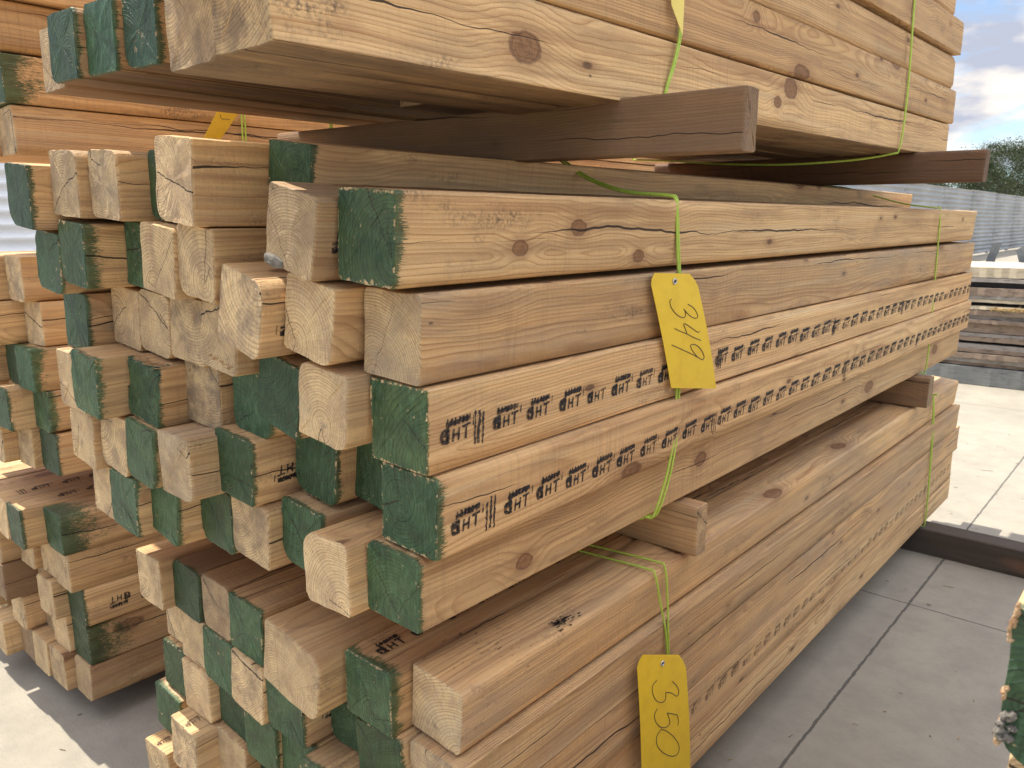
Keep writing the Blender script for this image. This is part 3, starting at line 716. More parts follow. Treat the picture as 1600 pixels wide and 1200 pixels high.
# ------------------------------------------------------------------ the stack behind on the left
def left_bundle(bname, group, x0, z0, pitch, spec, rows, cols, seed, L=2.6):
    rg = random.Random(seed); out = {}
    for r_ in range(rows):
        for c_ in range(cols):
            kd, look, ex = spec.get((r_, c_), (None, None, None))
            if kd is None:
                kd = rg.choice((W_, W_, G_)); look = 'timber with green end' if kd == G_ else 'timber with bare end'; ex = {}
            ex = dict(ex); y = ex.pop('y', rg.uniform(-.015, .075)); dx = ex.pop('dx', 0)
            ex.setdefault('L', L + rg.uniform(-.05, .05)); ex.setdefault('tone', rg.uniform(.3, .8))
            out[(r_, c_)] = put('', look, bname, group, r_, c_, x0 - .0925*c_ + dx, y, z0 - pitch*r_, rg.uniform(-1, 2), kd, **ex)
    return out
GL = 'timbers of the lower left bundle'
lbs = {
 (0, 0): (G_, 'timber with split green end, green side', dict(y=.034, spray=.075, weather=.3)),
 (1, 0): (W_, 'timber with pale bare end and plain side', dict(y=.041, tone=.6)),
 (2, 0): (G_, 'stamped timber with green end and nail spot', dict(y=.06, tone=.55)),
 (3, 0): (G_, 'timber with green end and sprayed patch', dict(y=.061, spray=.085, tone=.7)),
 (4, 0): (D_, 'timber with dark brown cracked end', dict(y=.056, dark=.42, tone=.7)),
 (0, 1): (G_, 'timber with flat green end, sunlit top', dict(y=-.01)),
 (0, 2): (W_, 'timber with pale split end, sunlit top', dict(y=-.01)),
 (0, 3): (G_, 'timber with grooved green end', dict(y=-.012)),
 (1, 1): (W_, 'timber with finely ringed end', dict(y=.045)),
 (1, 2): (W_, 'timber with brown end', dict(y=.03, tone=.9)),
 (1, 3): (W_, 'timber with pale end', dict(y=-.01)),
 (2, 1): (W_, 'timber with coarse ringed end', dict(y=.03, tone=.5)),
 (2, 2): (W_, 'timber with rusty brown end', dict(y=.06, tone=1.)),
 (2, 3): (D_, 'timber with nearly black end, sunlit top', dict(y=-.012, dark=.75)),
 (3, 1): (W_, 'timber with reddish bare end', dict(y=.05, tone=.8)),
 (3, 2): (D_, 'timber with brown shaded end', dict(y=.065, dark=.3)),
 (3, 3): (W_, 'timber with rounded tan end', dict(y=.02)),
 (4, 1): (W_, 'timber with curved ring end', dict(y=.035, tone=.4)),
 (4, 2): (W_, 'timber with narrow pale end', dict(y=.03, tone=.3)),
 (4, 3): (D_, 'timber with dark grey brown end', dict(y=.03, dark=.6)),
 (4, 4): (W_, 'timber with tan end', dict(y=-.005)),
}
LL = left_bundle('lower left', GL, -1.177, -.381, .0895, lbs, 5, 7, 33)
stamps(LL[(2, 0)], flip_spec(row_spec(0, 66, 10, -8), 690), seed=41, fade=.25)
stamps(LL[(0, 1)], row_spec(90, 62, 8, -10), face='top', seed=42, fade=.3)
stamps(LL[(0, 2)], row_spec(70, 62, 8, -6, bars=(40,)), face='top', seed=43, fade=.2)
GLM = 'timbers of the middle left bundle'
lms = {
 (0, 0): (W_, 'timber with ringed bare end', dict(y=.024, tone=.75)),
 (1, 0): (W_, 'timber with tan end and knotty orange side', dict(y=.048, tone=.85)),
 (2, 0): (G_, 'timber with green end and stained side', dict(y=.021, spray=.03, weather=.4)),
 (3, 0): (G_, 'timber with broad green end', dict(y=.042, spray=.02, weather=.4)),
 (4, 0): (G_, 'timber with white scratched green end', dict(y=.046, tone=.8, weather=.2)),
 (0, 1): (W_, 'timber with bare end', dict(y=-.01, tone=.6)),
 (1, 1): (W_, 'timber with smooth pale end', dict(y=-.012)),
 (2, 1): (G_, 'timber with dark green end', dict(y=.03)),
 (3, 1): (G_, 'timber with small green end', dict(y=-.005)),
 (4, 1): (W_, 'timber with cracked pale end', dict(y=.03)),
 (4, 2): (W_, 'timber with rounded pale end', dict(y=.0)),
 (0, 2): (W_, 'timber with brown end', dict(y=.02, tone=.8)),
}
LM = left_bundle('middle left', GLM, -1.177, .154, .0905, lms, 5, 5, 34)
GLT = 'timbers of the upper left bundle'
lts = {  # high tone paints in the orange light bounced off the front stack
 (4, 0): (W_, 'stained timber with bare end and orange side', dict(y=.044, tone=.95, weather=.3, L=2.6)),
 (3, 0): (G_, 'orange timber with green sprayed side near end', dict(y=.034, spray=.075, tone=.9, weather=0)),
 (2, 0): (W_, 'orange timber with long wavy crack', dict(y=.03, tone=.8, weather=0)),
 (1, 0): (G_, 'overhanging brown timber with green end', dict(y=.02, tone=.6, dx=.016, spray=.02)),
}
LT = left_bundle('upper left', GLT, -1.177, .4365+.0925*4, .0925, lts, 5, 3, 35)
GS2 = 'bearers of the left stack'
def bearer2(x0, x1, y, z0, z1, th, look, dark):
    b = bearer(x0, x1, y, z0, z1, th, look, dark); b.o['group'] = GS2; return b
bearer2(-1.86, -1.12, .62, -.336, -.252, .04, 'bearer between lower and middle left bundles, near one', .5)
bearer2(-1.86, -1.12, 1.95, -.336, -.252, .04, 'bearer between lower and middle left bundles, far one', .5)
bearer2(-1.86, -1.08, .62, .200, .3905, .06, 'tall bearer between middle and upper left bundles, near one', .7)
bearer2(-1.86, -1.08, 1.95, .200, .3905, .06, 'tall bearer between middle and upper left bundles, far one', .7)
bearer2(-1.86, -1.10, .55, -.840, -.785, .09, 'low ground bearer under lower left bundle, near one', .8)
bearer2(-1.86, -1.10, 2.0, -.840, -.785, .09, 'low ground bearer under lower left bundle, far one', .8)

# ------------------------------------------------------------------ the stack close to the viewer on the right
GR = 'timbers of the near right stack'
for k in range(9):
    z = .0195 - .0925*k; zz = z
    kd = G_ if k in (0, 3, 4, 7) else W_
    b = beam(.5895 + (.004 if k % 2 else 0), -.052 + (.02 if k else 0), zz, 0, L=.9, green=1 if kd == G_ else 0, spray=.01 if kd == G_ else 0,
             torn=.004 if k == 0 else 0, tone=.4, corner=(.004, .003, .022, .004) if k == 0 else None, cuts=10,
             label='blurred ragged green end at lower right edge' if k == 0 else f'timber of near right stack, {ORD[k-1]} below the ragged top one', group=GR)
    if k == 0:
        rgk = random.Random(3)
        for q_ in range(9):
            chunk(b.o, -.043 + rgk.uniform(-.003, .006), -.001, -.022 + rgk.uniform(-.007, .009), rgk.uniform(.0015, .0035), .003, rgk.uniform(.0015, .0035), M_GREY, 'cement_crumb', 40+q_)
        for q_ in range(15):
            chunk(b.o, -.0440 + rgk.uniform(-.0012, .0012), -.0003, rgk.uniform(-.036, .045), rgk.uniform(.0006, .0016), .002, rgk.uniform(.0015, .005), M_SPLINT, 'wood_burr', 60+q_)

# ------------------------------------------------------------------ cords tied round the bundles
GCo = 'lime cords tied round the bundles'
def cord(strands, label, rad=.0017):
    me = tube_mesh('cord', [smooth_path(s, 7) for s in strands], rad)
    return meta(link('tie_cord', me, M_CORD), label, 'cord', GCo)
def loop(y, zt, zb, xl, xr, dy=0, top=None, right=None, y_r=None):
    """closed strand: over the top from left to right, down the right face, back under, up the left"""
    top = top or []; right = right or []
    return [(xl, y, zb), (xl-.002, y, (zt+zb)/2), (xl-.001, y, zt-.004), (xl+.006, y, zt)] + top + right + [(-.012, right[-1][1], right[-1][2]-.0025), (-.05, right[-1][1], zb-.001), (-.3, y, zb-.003), (-.55, y, zb-.003), (xl+.004, y, zb-.002), (xl, y, zb)]
c1 = loop(.52, .361, -.201, -.745, .002, top=[(-.60, .52, .364), (-.46, .52, .360), (-.30, .53, .366), (-.235, .538, .368), (-.16, .545, .326), (-.085, .54, .303), (-.010, .538, .2955)],
    right=[(.0045, .538, .290), (.006, .5405, .27), (.0075, .547, .200), (.010, .549, .173), (.012, .551, .12), (.012, .552, .05), (.011, .552, .0), (.013, .548, -.06), (.013, .530, -.12), (.0085, .512, -.17), (.002, .507, -.1915)])
c1b = loop(.53, .361, -.201, -.745, .002, top=[(-.60, .53, .364), (-.46, .54, .360), (-.30, .545, .367), (-.235, .549, .369), (-.16, .552, .328), (-.085, .546, .305), (-.010, .543, .297)],
    right=[(.0045, .543, .291), (.006, .5445, .27), (.0075, .552, .200), (.010, .553, .173), (.012, .557, .12), (.012, .560, .05), (.011, .560, .0), (.013, .556, -.06), (.013, .541, -.12), (.0085, .524, -.17), (.002, .515, -.1915)])
cord([c1, c1b], 'doubled lime cord holding tag 349 round middle front bundle', .0019)
c2 = loop(2.05, .361, -.205, -.745, .002, top=[(-.5, 2.03, .362), (-.30, 2.04, .365), (-.2, 2.04, .34), (-.1, 2.05, .31), (-.01, 2.05, .295)],
    right=[(.005, 2.05, .290), (.008, 2.052, .2), (.008, 2.058, .1), (.008, 2.064, 0), (.008, 2.07, -.1), (.004, 2.072, -.19)])
cord([c2], 'single lime cord at far end of middle front bundle', .0022)
c3 = loop(.50, -.284, -.75, -.745, .002, top=[(-.6, .5, -.283), (-.35, .49, -.283), (-.2, .494, -.283), (-.1, .505, -.2835), (-.012, .517, -.2845)],
    right=[(.003, .519, -.290), (.008, .53, -.34), (.010, .548, -.40), (.012, .554, -.455), (.014, .555, -.48), (.014, .555, -.6), (.012, .555, -.7), (.003, .555, -.746)])
c3b = loop(.51, -.284, -.75, -.745, .002, top=[(-.6, .51, -.282), (-.35, .51, -.282), (-.2, .520, -.282), (-.1, .535, -.2825), (-.012, .548, -.2835)],
    right=[(.003, .550, -.290), (.008, .553, -.34), (.010, .556, -.40), (.012, .5585, -.455), (.014, .56, -.48), (.014, .56, -.6), (.012, .56, -.7), (.003, .56, -.746)])
cord([c3, c3b], 'doubled lime cord holding tag 350 round lower front bundle', .0018)
c4 = loop(2.24, -.284, -.75, -.745, .002, top=[(-.3, 2.2, -.283), (-.01, 2.203, -.284)], right=[(.004, 2.204, -.290), (.007, 2.225, -.4), (.008, 2.245, -.55), (.007, 2.262, -.66), (.003, 2.276, -.746)])
c4b = loop(2.25, -.284, -.75, -.745, .002, top=[(-.3, 2.205, -.282), (-.01, 2.209, -.284)], right=[(.004, 2.21, -.290), (.007, 2.240, -.4), (.008, 2.255, -.55), (.007, 2.268, -.66), (.003, 2.280, -.746)])
cord([c4, c4b], 'doubled lime cord at far end of lower front bundle', .0018)
c5 = loop(.49, .912, .425, -.752, .002, top=[(-.5, .53, .914), (-.01, .535, .882)],
    right=[(.004, .535, .872), (.007, .533, .8), (.008, .529, .66), (.009, .526, .56), (.009, .525, .51), (.008, .515, .475), (.006, .503, .445), (.001, .497, .416)])
c5b = loop(.495, .912, .425, -.752, .002, top=[(-.5, .54, .914), (-.01, .54, .882)],
    right=[(.004, .54, .872), (.007, .538, .8), (.008, .533, .66), (.009, .530, .56), (.009, .529, .51), (.008, .519, .475), (.006, .506, .445), (.001, .499, .416)])
cord([c5, c5b], 'doubled lime cord at near end of upper front bundle')
c6 = [(-.752, 1.6, .446), (-.754, 1.6, .7), (-.751, 1.6, .908), (-.74, 1.6, .915), (-.5, 1.6, .915), (-.01, 1.6, .899), (.004, 1.6, .888), (.007, 1.605, .8), (.008, 1.608, .7), (.009, 1.612, .6), (.008, 1.611, .5), (.004, 1.606, .43),
      (-.012, 1.603, .4195), (-.10, 1.58, .408), (-.25, 1.52, .402), (-.42, 1.5, .412), (-.6, 1.55, .432), (-.752, 1.6, .446)]
cord([c6, [(x, y+.004, z) if z > .45 else (x, y, z-.0015) for x, y, z in c6]], 'slack lime cord drooping under far part of upper front bundle', .0018)
c7 = [(-1.128, .515, .389), (-1.124, .515, .47), (-1.124, .517, .6), (-1.124, .517, .80), (-1.13, .517, .852)]
cord([c7, [(x, y+.008, z) for x, y, z in c7]], 'lime cord on right face of upper left bundle', .002)

# ------------------------------------------------------------------ paper tags
GTa = 'yellow lot tags hanging on the cords'
def ray(px, py): return fw + r2*(px-800)/FPX - u2*(py-600)/FPX
def hitx(px, py, x):
    d = ray(px, py); return CAM + d*((x-CAM.x)/d.x)
def tag(corners, strokes, label, chamfer=.13, mat=None, bend=.004, eye=True):
    tl, tr, br, bl = [Vector(c) for c in corners]
    nrm = (tr-tl).cross(bl-tl).normalized()
    if nrm.dot(CAM-tl) < 0: nrm = -nrm
    def P(u, v, o=0):
        return (tl*(1-u)*(1-v) + tr*u*(1-v) + br*u*v + bl*(1-u)*v) + nrm*(o + bend*math.sin(math.pi*v*.9)*(.6+.4*u))
    asp = (bl-tl).length/(tr-tl).length
    V, F = [], []; n = 20
    for side in (0, 1):
        o = .0004 if side == 0 else -.0002
        for i in range(n+1):
            v = (i/n)**1.0
            ch = chamfer*max(0, 1 - v*asp/chamfer) if v*asp < chamfer else 0
            for u in (ch, .33+ch*.3, .67-ch*.3, 1-ch): V.append(P(u, v, o))
    for side in (0, 1):
        b = side*(n+1)*4
        for i in range(n):
            for j in range(3):
                a = b+i*4+j; f = (a, a+1, a+5, a+4); F.append(f if side == 0 else f[::-1])
    k = (n+1)*4
    for i in range(n): F.append((i*4, i*4+4, k+i*4+4, k+i*4)); F.append((i*4+3, k+i*4+3, k+i*4+7, i*4+7))
    F.append((0, k, k+1, 1)); F.append((1, k+1, k+2, 2)); F.append((2, k+2, k+3, 3)); e = n*4
    for j in range(3): F.append((e+j, e+j+1, k+e+j+1, k+e+j))
    o = link('lot_tag', mesh('lot_tag', V, F), mat or M_TAG); meta(o, label, 'tag', GTa)
    if eye:
        c = P(.5, .065, .0012); a = (tr-tl).normalized(); b_ = nrm.cross(a)
        ring = [c + (a*math.cos(t_) + b_*math.sin(t_))*.0036 for t_ in [2*math.pi*i/16 for i in range(17)]]
        link('eyelet', tube_mesh('eyelet', [ring], .0013, 8), M_METAL, o)
        dk = [c - nrm*.0006 + (a*math.cos(t_) + b_*math.sin(t_))*.0030 for t_ in [2*math.pi*i/16 for i in range(16)]]
        link('eyelet_hole', mesh('eyelet_hole', dk, [tuple(range(16))]), simple('eyelet_hole', (.02, .02, .02), .8), o)
    if strokes:
        VV = []
        for s in strokes:
            pts = [P(u, v, .0006) for u, v in s]; VV.append(smooth_path(pts, 6))
        link('handwriting', tube_mesh('handwriting', VV, .00066, 6), M_PEN, o)
    return o
def uv_map(pts, o, u, v):
    det = u[0]*v[1]-u[1]*v[0]; out = []
    for x, y in pts:
        dx, dy = x-o[0], y-o[1]; out.append(((dx*v[1]-dy*v[0])/det, (u[0]*dy-u[1]*dx)/det))
    return out
s349 = [[(333, 225), (308, 260), (325, 340), (380, 420), (440, 468), (500, 483), (525, 455), (522, 400), (503, 362)],
        [(503, 362), (560, 430), (620, 475), (680, 492), (705, 470), (690, 410), (640, 340), (565, 295)],
        [(545, 705), (520, 640), (500, 582), (520, 572), (600, 622), (680, 677), (715, 692), (728, 680)], [(370, 640), (450, 680), (540, 715), (650, 770), (750, 810)],
        [(333, 882), (430, 925), (560, 985), (680, 1045), (780, 1100)], [(780, 1100), (802, 1075), (795, 1020), (740, 930), (680, 880), (625, 870), (600, 890), (620, 950), (680, 1030), (720, 1068)]]
s349 = [[(1010 + x/9.227, 440 + y/9.227) for x, y in st] for st in s349]
s350 = [[(775, 865), (760, 885), (760, 912), (772, 937), (792, 945), (806, 934), (808, 908)], [(808, 908), (830, 910), (850, 921), (858, 905), (850, 884), (834, 868)],
        [(776, 968), (766, 990), (770, 1016), (787, 1036), (810, 1036), (822, 1020), (818, 998), (812, 983)], [(812, 983), (832, 986), (850, 990)], [(850, 990), (855, 1010), (853, 1030)],
        [(790, 1045), (775, 1070), (776, 1105), (800, 1135), (835, 1148), (856, 1135), (858, 1105), (840, 1075), (812, 1052), (790, 1045)]]
s349 = [uv_map(st, (1013, 425.75), (72.5, 1.25), (35, 180.75)) for st in s349]
s350 = [uv_map(s, (705, 775), (183, 0), (20, 458)) for s in s350]
tag([hitx(1013, 426, .0125), hitx(1086, 428, .030), hitx(1118, 607, .034), hitx(1048, 606, .016)], s349, 'yellow card tag handwritten 349 on the middle front bundle')
tag([hitx(994, 1023, .0165), hitx(1070, 1023, .034), hitx(1077, 1214, .036), hitx(1002, 1214, .018)], s350, 'yellow card tag handwritten 350 on the lower front bundle')
tag([hitx(1040, -120, .012), hitx(1073, -120, .020), hitx(1066, 55, .018), hitx(1049, 8, .012)], None, 'pale yellow tag tip dangling at top edge on upper bundle', mat=M_TAG2, eye=False, bend=.001)
tag([Vector((-1.112, .510, .520)), Vector((-1.085, .455, .540)), Vector((-1.085, .395, .440)), Vector((-1.112, .452, .447))], [[(.2, .42), (.4, .44), (.6, .47), (.8, .40)]], 'yellow tag lying askew behind against the upper left bundle', eye=False, bend=.001)

# ------------------------------------------------------------------ ground
def concrete():
    q = NT('concrete_slab'); tc = q.n('ShaderNodeTexCoord'); P = tc.outputs['Object']
    x, y, z = q.xyz(P)[0:3]
    n1 = q.noise(P, .9, 5, .6); n2 = q.noise(P, 9, 6, .7); n3 = q.noise(q.vm('MULTIPLY', P, (40, 160, 40)), 1., 3, .6); n4 = q.noise(P, 260, 3, .6)
    c = q.mix(q.mr(n1, .35, .65), (.262, .234, .182), (.335, .299, .236))
    c = q.mix(q.mr(n2, .42, .70, 0., .55), c, (.20, .18, .146))
    c = q.mix(q.mr(n3, .5, .75, 0., .18), c, (.15, .138, .115))
    c = q.mix(q.mr(n4, .55, .75, 0., .25), c, (.12, .11, .095))
    vv = q.n('ShaderNodeTexVoronoi', feature='F1'); q.put(vv.inputs['Vector'], P); vv.inputs['Scale'].default_value = 5
    sp = q.math('MULTIPLY', q.mr(q.math('ADD', vv.outputs['Distance'], q.math('MULTIPLY', n2, .03)), .035, .05, 1., 0.), q.math('GREATER_THAN', q.xyz(vv.outputs['Color'])[0], .6))
    c = q.mix(q.math('MULTIPLY', sp, .7), c, (.09, .08, .07))
    jit = q.math('MULTIPLY', q.math('SUBTRACT', q.noise(P, 30, 4, .7), .5), .010)
    def joint(v, o, per, wd):
        m_ = q.math('SUBTRACT', q.math('PINGPONG', q.math('ADD', q.math('SUBTRACT', v, o), jit), per/2), 0.)
        return q.mr(m_, wd*.6, wd, 1., 0.)
    j = q.math('MAXIMUM', joint(x, .075, 3.0, .0042), joint(y, 1.85, 3.0, .0034))
    c = q.mix(q.math('MULTIPLY', j, .75), c, (.04, .035, .03))
    q.put(q.b.inputs['Base Color'], c); q.b.inputs['Roughness'].default_value = .85
    h = q.math('SUBTRACT', q.math('ADD', n4, q.math('MULTIPLY', n2, 1.5)), q.math('MULTIPLY', j, 3.))
    q.put(q.b.inputs['Normal'], q.bump(h, .35, .002)); return q.m
g = link('ground', mesh('ground', [(-400, -400, 0), (400, -400, 0), (400, 400, 0), (-400, 400, 0)], [(0, 1, 2, 3)]), concrete())
g.location.z = -.84; meta(g, 'pale concrete yard slab with straight joints', None, None, 'structure')

# ------------------------------------------------------------------ stack of old boards behind
def board_mat(name, a, b, c_):
    q = NT(name); tc = q.n('ShaderNodeTexCoord'); P = tc.outputs['Object']
    oi = q.n('ShaderNodeObjectInfo'); Ps = q.vm('ADD', P, q.vm('SCALE', q.cxyz(oi.outputs['Random'], oi.outputs['Random'], oi.outputs['Random']), 30.))
    n1 = q.noise(q.vm('MULTIPLY', Ps, (5, 5, 260)), 1., 4, .7); n2 = q.noise(q.vm('MULTIPLY', Ps, (14, 14, 40)), 1., 5, .7)
    col = q.mix(q.mr(n1, .35, .65), a, b); col = q.mix(q.mr(n2, .5, .72, 0., .85), col, c_)
    q.put(q.b.inputs['Base Color'], col); q.b.inputs['Roughness'].default_value = .85
    q.put(q.b.inputs['Normal'], q.bump(n2, .5, .003)); return q.m
MBR = [board_mat('old_board_brown', (.22, .155, .11), (.31, .235, .17), (.10, .07, .05)), board_mat('old_board_grey', (.24, .21, .18), (.33, .29, .25), (.10, .08, .07)),
       board_mat('pale_board', (.50, .42, .29), (.60, .51, .36), (.38, .29, .19)), board_mat('shaded_gap_black', (.022, .02, .022), (.04, .035, .035), (.015, .013, .013)), board_mat('weathered_bearer_wood', (.17, .175, .165), (.23, .235, .22), (.10, .10, .095))]  # the near-black one paints the shaded gaps between boards as solid strips
GB = 'boards of the far flat stack'
def slab(x0, x1, y0, y1, z0, z1, mat, seed, name, label):
    rg = random.Random(seed); n = 60; V, F = [], []
    fr = [rg.uniform(-.006, .006) for _ in range(n+1)]; 
    sag = rg.uniform(-.003, .003)
    for i in range(n+1):
        x = x0 + (x1-x0)*i/n; dz = sag*math.sin(math.pi*i/n) + rg.uniform(-.0012, .0012)
        V += [(x, y0+fr[i], z0+dz+.002), (x, y1, z0+dz+.002), (x, y1, z1+dz), (x, y0+fr[i]+.002, z1+dz)]
    for i in range(n):
        for j in range(4):
            a = i*4+j; b = i*4+(j+1) % 4; F.append((a, b, b+4, a+4))
    F.append((3, 2, 1, 0)); F.append(tuple(n*4+j for j in range(4)))
    o = link(name, mesh(name, V, F), mat); meta(o, label, 'board', GB); return o
lay = [(.070, 2, 'thick pale top board'), (.028, 1, 'grey board just under the pale top'), (.036, 3, 'black strip as shaded gap near top'), (.050, 0, 'brown rough board under the black strip'), (.030, 1, 'grey brown weathered board'), (.022, 2, 'thin pale board'),
       (.024, 3, 'black strip as shaded gap between thin pale ones'), (.024, 2, 'pale board with torn yellow edge'), (.034, 0, 'brown board under torn yellow one'), (.032, 1, 'greyish board'), (.026, 0, 'dark streaked brown board'), (.064, 0, 'thick brown board'),
       (.024, 1, 'thin grey streaked board'), (.034, 0, 'brown board in the middle of the stack'), (.016, 3, 'short black strip as shaded gap low in stack'), (.034, 1, 'grey board with rough edge'), (.028, 0, 'thin brown board low down'), (.036, 0, 'brown board, third from bottom'), (.030, 1, 'grey board, second from bottom'), (.026, 0, 'lowest brown board above the grey bearer')]
z = -.045; rgB = random.Random(8)
Q = []
for i, (t, mi, lb) in enumerate(lay):
    z1 = z; z0 = z - t; z = z0
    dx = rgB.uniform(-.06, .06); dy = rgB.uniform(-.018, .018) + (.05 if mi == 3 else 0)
    x1 = .62 + dx
    Q.append(slab(-1.95+dx, x1, 5.52+dy, 6.35+dy, z0, z1, MBR[mi], 60+i, 'stack_board', lb + ' in the far flat stack'))
    if i == 7:
        splinters(Q[-1], ((-.42, 5.51, (z0+z1)/2), (.1, 5.51, (z0+z1)/2)), 260, .045, 9, dirv=(.9, -.25, .0), rad=.005, mat=simple('torn_yellow_wood', (.66, .52, .26), .8, 60, (.42, .28, .12)))
bz0 = z
slab(-1.9, .7, 5.50, 5.64, -.836, bz0-.001, MBR[4], 90, 'board_bearer', 'wide grey bearer under the far flat stack, front one')['group'] = 'bearers of the far flat stack'
slab(-1.9, .7, 6.18, 6.30, -.836, bz0-.001, MBR[4], 91, 'board_bearer', 'wide grey bearer under the far flat stack, back one')['group'] = 'bearers of the far flat stack'
# more flat stock behind it on the left, seen past the far ends
M_STEEL = simple('grey_steel_post', (.16, .17, .175), .5, 20, (.24, .25, .25), metal=.3)
def leaning(x, y, ztop, lean, ang, label):
    me = bpy.data.meshes.new('steel_post'); bm = bmesh.new()
    prof = [(-.03, -.02), (.03, -.02), (.03, .02), (.024, .02), (.024, -.014), (-.024, -.014), (-.024, .02), (-.03, .02)]
    H = ztop+.84
    lo = [bm.verts.new((a, b, 0)) for a, b in prof]; hi = [bm.verts.new((a, b, H + (a+.045)*.3)) for a, b in prof]; k = len(prof)
    for i in range(k): bm.faces.new((lo[i], lo[(i+1) % k], hi[(i+1) % k], hi[i]))
    bm.faces.new(hi); bm.faces.new(lo[::-1]); bm.to_mesh(me); bm.free()
    o = link('steel_post', me, M_STEEL); o.location = (x, y, -.838); o.rotation_euler = (0, lean, ang)
    return meta(o, label, 'steel post', 'steel posts behind the far stack')
leaning(-.86, 6.62, .10, R(14), R(8), 'grey steel channel post leaning right behind far stack, left one')
leaning(-.17, 6.62, .09, R(-19), R(-8), 'grey steel channel post leaning left behind far stack, right one')

# ------------------------------------------------------------------ corrugated fence and white siding
def corrugated(name, p0, p1, z0, z1, pitch, amp, mat, n_along=2):
    d = Vector((p1[0]-p0[0], p1[1]-p0[1], 0)); L = d.length; t = d.normalized(); nn = Vector((t.y, -t.x, 0))
    nz = int((z1-z0)/pitch*6); V, F = [], []
    for k in (0, 1):
        for i in range(nz+1):
            z = z0 + (z1-z0)*i/nz; o = amp*math.sin(2*math.pi*(z-z0)/pitch)
            for e in (0, 1):
                V.append(Vector((p0[0], p0[1], z)) + d*e + nn*(o - k*.03))
    b = (nz+1)*2
    for i in range(nz):
        F.append((i*2, i*2+1, i*2+3, i*2+2)); F.append((b+i*2+2, b+i*2+3, b+i*2+1, b+i*2))
        F.append((i*2+1, b+i*2+1, b+i*2+3, i*2+3)); F.append((i*2, i*2+2, b+i*2+2, b+i*2))
    F.append((nz*2, nz*2+1, b+nz*2+1, b+nz*2))
    me = mesh(name, V, F)
    for p in me.polygons: p.use_smooth = abs(p.normal.z) < .9
    return me
M_GALV = simple('galvanised_sheet', (.42, .42, .41), .5, 1.2, (.32, .325, .32), metal=.25, stretch=(1, .6, 3))
root = bpy.data.objects.new('metal_fence', None); C.objects.link(root)
meta(root, 'grey horizontally corrugated metal fence beyond the yard', 'fence')
yy = 6.0; k = 0
while yy < 64:
    o = link('sheet', corrugated('sheet', (-5.05 - .006*(k % 2), yy), (-5.05 - .006*(k % 2), yy+3.64), -.78, 1.2 + (.012 if k % 3 == 0 else 0), .13, .018, M_GALV), M_GALV, root)
    p = link('post', boxmesh('post', -5.19, -5.11, yy-.04, yy+.04, -.838, 1.17), M_STEEL, root)
    yy += 3.6; k += 1
M_WHITE = simple('white_siding', (.78, .79, .80), .5, 2, (.70, .72, .74))
root = bpy.data.objects.new('white_siding_wall', None); C.objects.link(root)
meta(root, 'white ribbed wall glimpsed through the gap in the left stack', 'wall')
link('siding', corrugated('siding', (-7.5, -3), (-7.5, 4.6), -.838, 1.6, .12, .02, M_WHITE), M_WHITE, root)
link('cap_rail', boxmesh('cap_rail', -7.57, -7.44, -3.02, 4.62, 1.602, 1.66, .01), M_GALV, root)

# ------------------------------------------------------------------ trees beyond the fence
def leaf_mat(name, a, b):
    q = NT(name); tc = q.n('ShaderNodeTexCoord'); nz = q.noise(tc.outputs['Object'], 2.2, 3, .6); n2 = q.noise(tc.outputs['Object'], 30, 2, .6)
    c = q.mix(q.mr(nz, .35, .65), a, b); c = q.mix(q.mr(n2, .5, .7, 0., .6), c, (.08, .09, .035))
    q.put(q.b.inputs['Base Color'], c); q.b.inputs['Roughness'].default_value = .6
    tr = q.n('ShaderNodeBsdfTranslucent'); q.put(tr.inputs[0], c); ms = q.n('ShaderNodeMixShader'); ms.inputs[0].default_value = .18
    q.t.links.new(q.b.outputs[0], ms.inputs[1]); q.t.links.new(tr.outputs[0], ms.inputs[2]); q.t.links.new(ms.outputs[0], q.out.inputs[0]); return q.m
M_LEAF = leaf_mat('foliage', (.040, .062, .022), (.062, .085, .034))
M_BARK = simple('bark', (.13, .095, .07), .9, 20, (.07, .05, .04), bump=.5, stretch=(1, 1, .3))
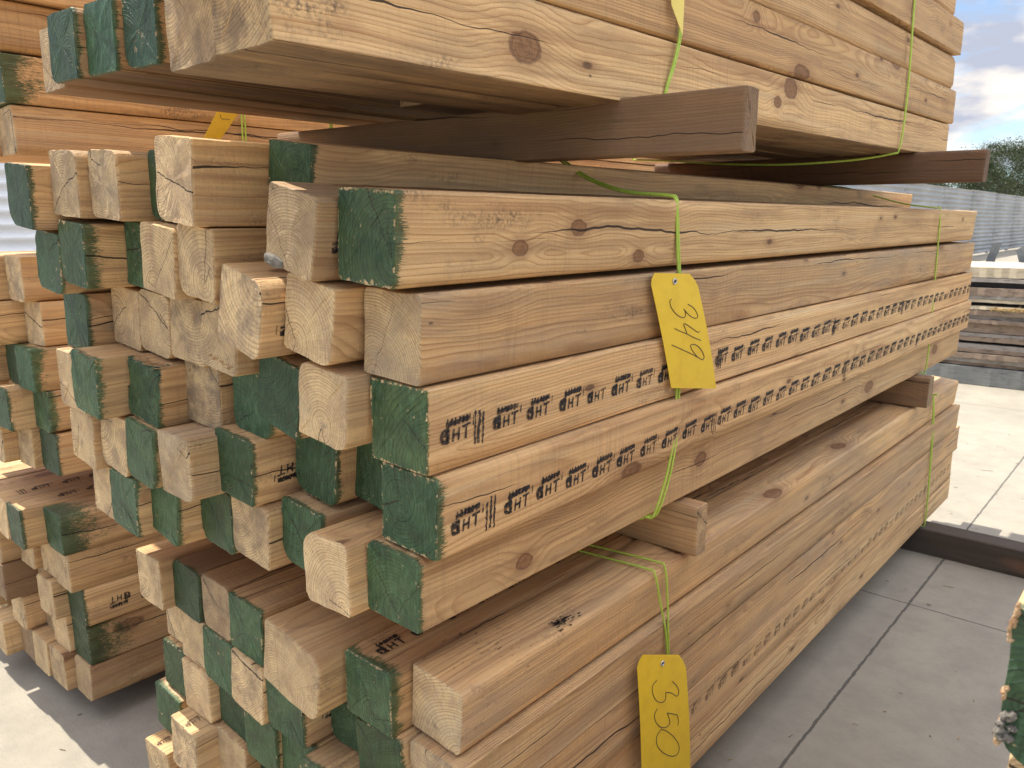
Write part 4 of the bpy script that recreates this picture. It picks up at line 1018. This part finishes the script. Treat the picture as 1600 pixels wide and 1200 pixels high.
def tree(x, y, h, rad, seed, label, nl=15000):
    rg = random.Random(seed); root = bpy.data.objects.new('tree', None); C.objects.link(root); root.location = (x, y, -.84)
    meta(root, label, 'tree', 'trees beyond the fence')
    paths = [[(0, 0, 0), (.05, .03, h*.25), (-.04, .08, h*.45), (.05, 0, h*.62)]]
    tips = []
    for k in range(9):
        a = rg.uniform(0, 6.28); z0 = h*rg.uniform(.28, .55); rr = rad*rg.uniform(.45, .85); z1 = h*rg.uniform(.5, .9)
        paths.append([(0, 0, z0), (math.cos(a)*rr*.4, math.sin(a)*rr*.4, z0+(z1-z0)*.55), (math.cos(a)*rr, math.sin(a)*rr, z1)]); tips.append(Vector(paths[-1][-1])); tips.append(Vector(paths[-1][1]))
    V, F = [], []
    for i, pth in enumerate(paths):
        sp = smooth_path(pth, 4); r0 = .13 if i == 0 else .06; b = len(V); sg = 7
        for j, p in enumerate(sp):
            rj = r0*(1-.75*j/(len(sp)-1))
            for s in range(sg): V.append(p + Vector((math.cos(s*6.283/sg)*rj, math.sin(s*6.283/sg)*rj, 0)))
        for j in range(len(sp)-1):
            for s in range(sg): F.append((b+j*sg+s, b+j*sg+(s+1) % sg, b+(j+1)*sg+(s+1) % sg, b+(j+1)*sg+s))
    link('trunk', mesh('trunk', V, F), M_BARK, root)
    cl = []
    for _ in range(60):
        a = rg.uniform(0, 6.28); ph = rg.uniform(-.5, 1); rr = rad*rg.uniform(.35, 1)*math.sqrt(max(0.05, 1-ph*ph*.85))
        cl.append((Vector((math.cos(a)*rr, math.sin(a)*rr, h*.62 + ph*h*.36)), rad*rg.uniform(.12, .30)))
    for t_ in tips: cl.append((t_, rad*.22))
    V, F = [], []
    for _ in range(nl):
        c, r_ = rg.choice(cl); d = Vector((rg.gauss(0, 1), rg.gauss(0, 1), rg.gauss(0, .8))); p = c + d*r_*.5
        s = rg.uniform(.03, .065); a = Vector((rg.gauss(0, 1), rg.gauss(0, 1), rg.gauss(0, .6))).normalized(); b_ = a.cross(Vector((rg.random(), rg.random(), rg.random()))).normalized()
        k = len(V); V += [p-a*s, p+b_*s*.42, p+a*s, p-b_*s*.42]; F.append((k, k+1, k+2, k+3))
    link('crown', mesh('crown', V, F), M_LEAF, root)
tr = [(-8.3, 41, 4.0, 2.0), (-7.6, 46, 4.9, 2.3), (-8.8, 53, 5.2, 2.5), (-7.2, 57, 5.4, 2.4), (-9.2, 36, 3.4, 1.7), (-6.8, 66, 6.2, 2.8)]
tl_ = ['bushy green tree just right of the dark bearer tip', 'broad green tree at right edge above fence', 'tree rising behind the first bushes', 'taller tree at the right picture edge', 'low bush at the left of the tree line', 'farthest tall tree peeping over the others']
for i, (x, y, h, rad) in enumerate(tr): tree(x, y, h, rad, 70+i, tl_[i])

# ------------------------------------------------------------------ sawdust chips and splinters lying on the slab
rg = random.Random(77); V, F = [], []
for _ in range(700):
    x = rg.uniform(-2.2, 1.2); y = rg.uniform(-.9, 4.2)
    l = rg.uniform(.002, .009) * (3 if rg.random() < .05 else 1); w_ = rg.uniform(.0008, .0022); a = rg.uniform(0, 3.14); h = rg.uniform(.0006, .0015)
    dx, dy = math.cos(a), math.sin(a); k = len(V)
    for sx, sy in ((-1, -1), (1, -.4), (.8, 1), (-.9, .6)):
        V.append((x + dx*l*sx - dy*w_*sy, y + dy*l*sx + dx*w_*sy, -.8385)); 
    for sx, sy in ((-1, -1), (1, -.4), (.8, 1), (-.9, .6)):
        V.append((x + dx*l*sx*.9 - dy*w_*sy*.8, y + dy*l*sx*.9 + dx*w_*sy*.8, -.8385+h))
    F += [(k+4, k+5, k+6, k+7), (k, k+1, k+5, k+4), (k+1, k+2, k+6, k+5), (k+2, k+3, k+7, k+6), (k+3, k, k+4, k+7)]
o = link('wood_chips', mesh('wood_chips', V, F), simple('chip_wood', (.40, .28, .16), .9, 30, (.16, .11, .07))); meta(o, 'scattered wood chips and grit on the concrete', None, None, 'stuff')
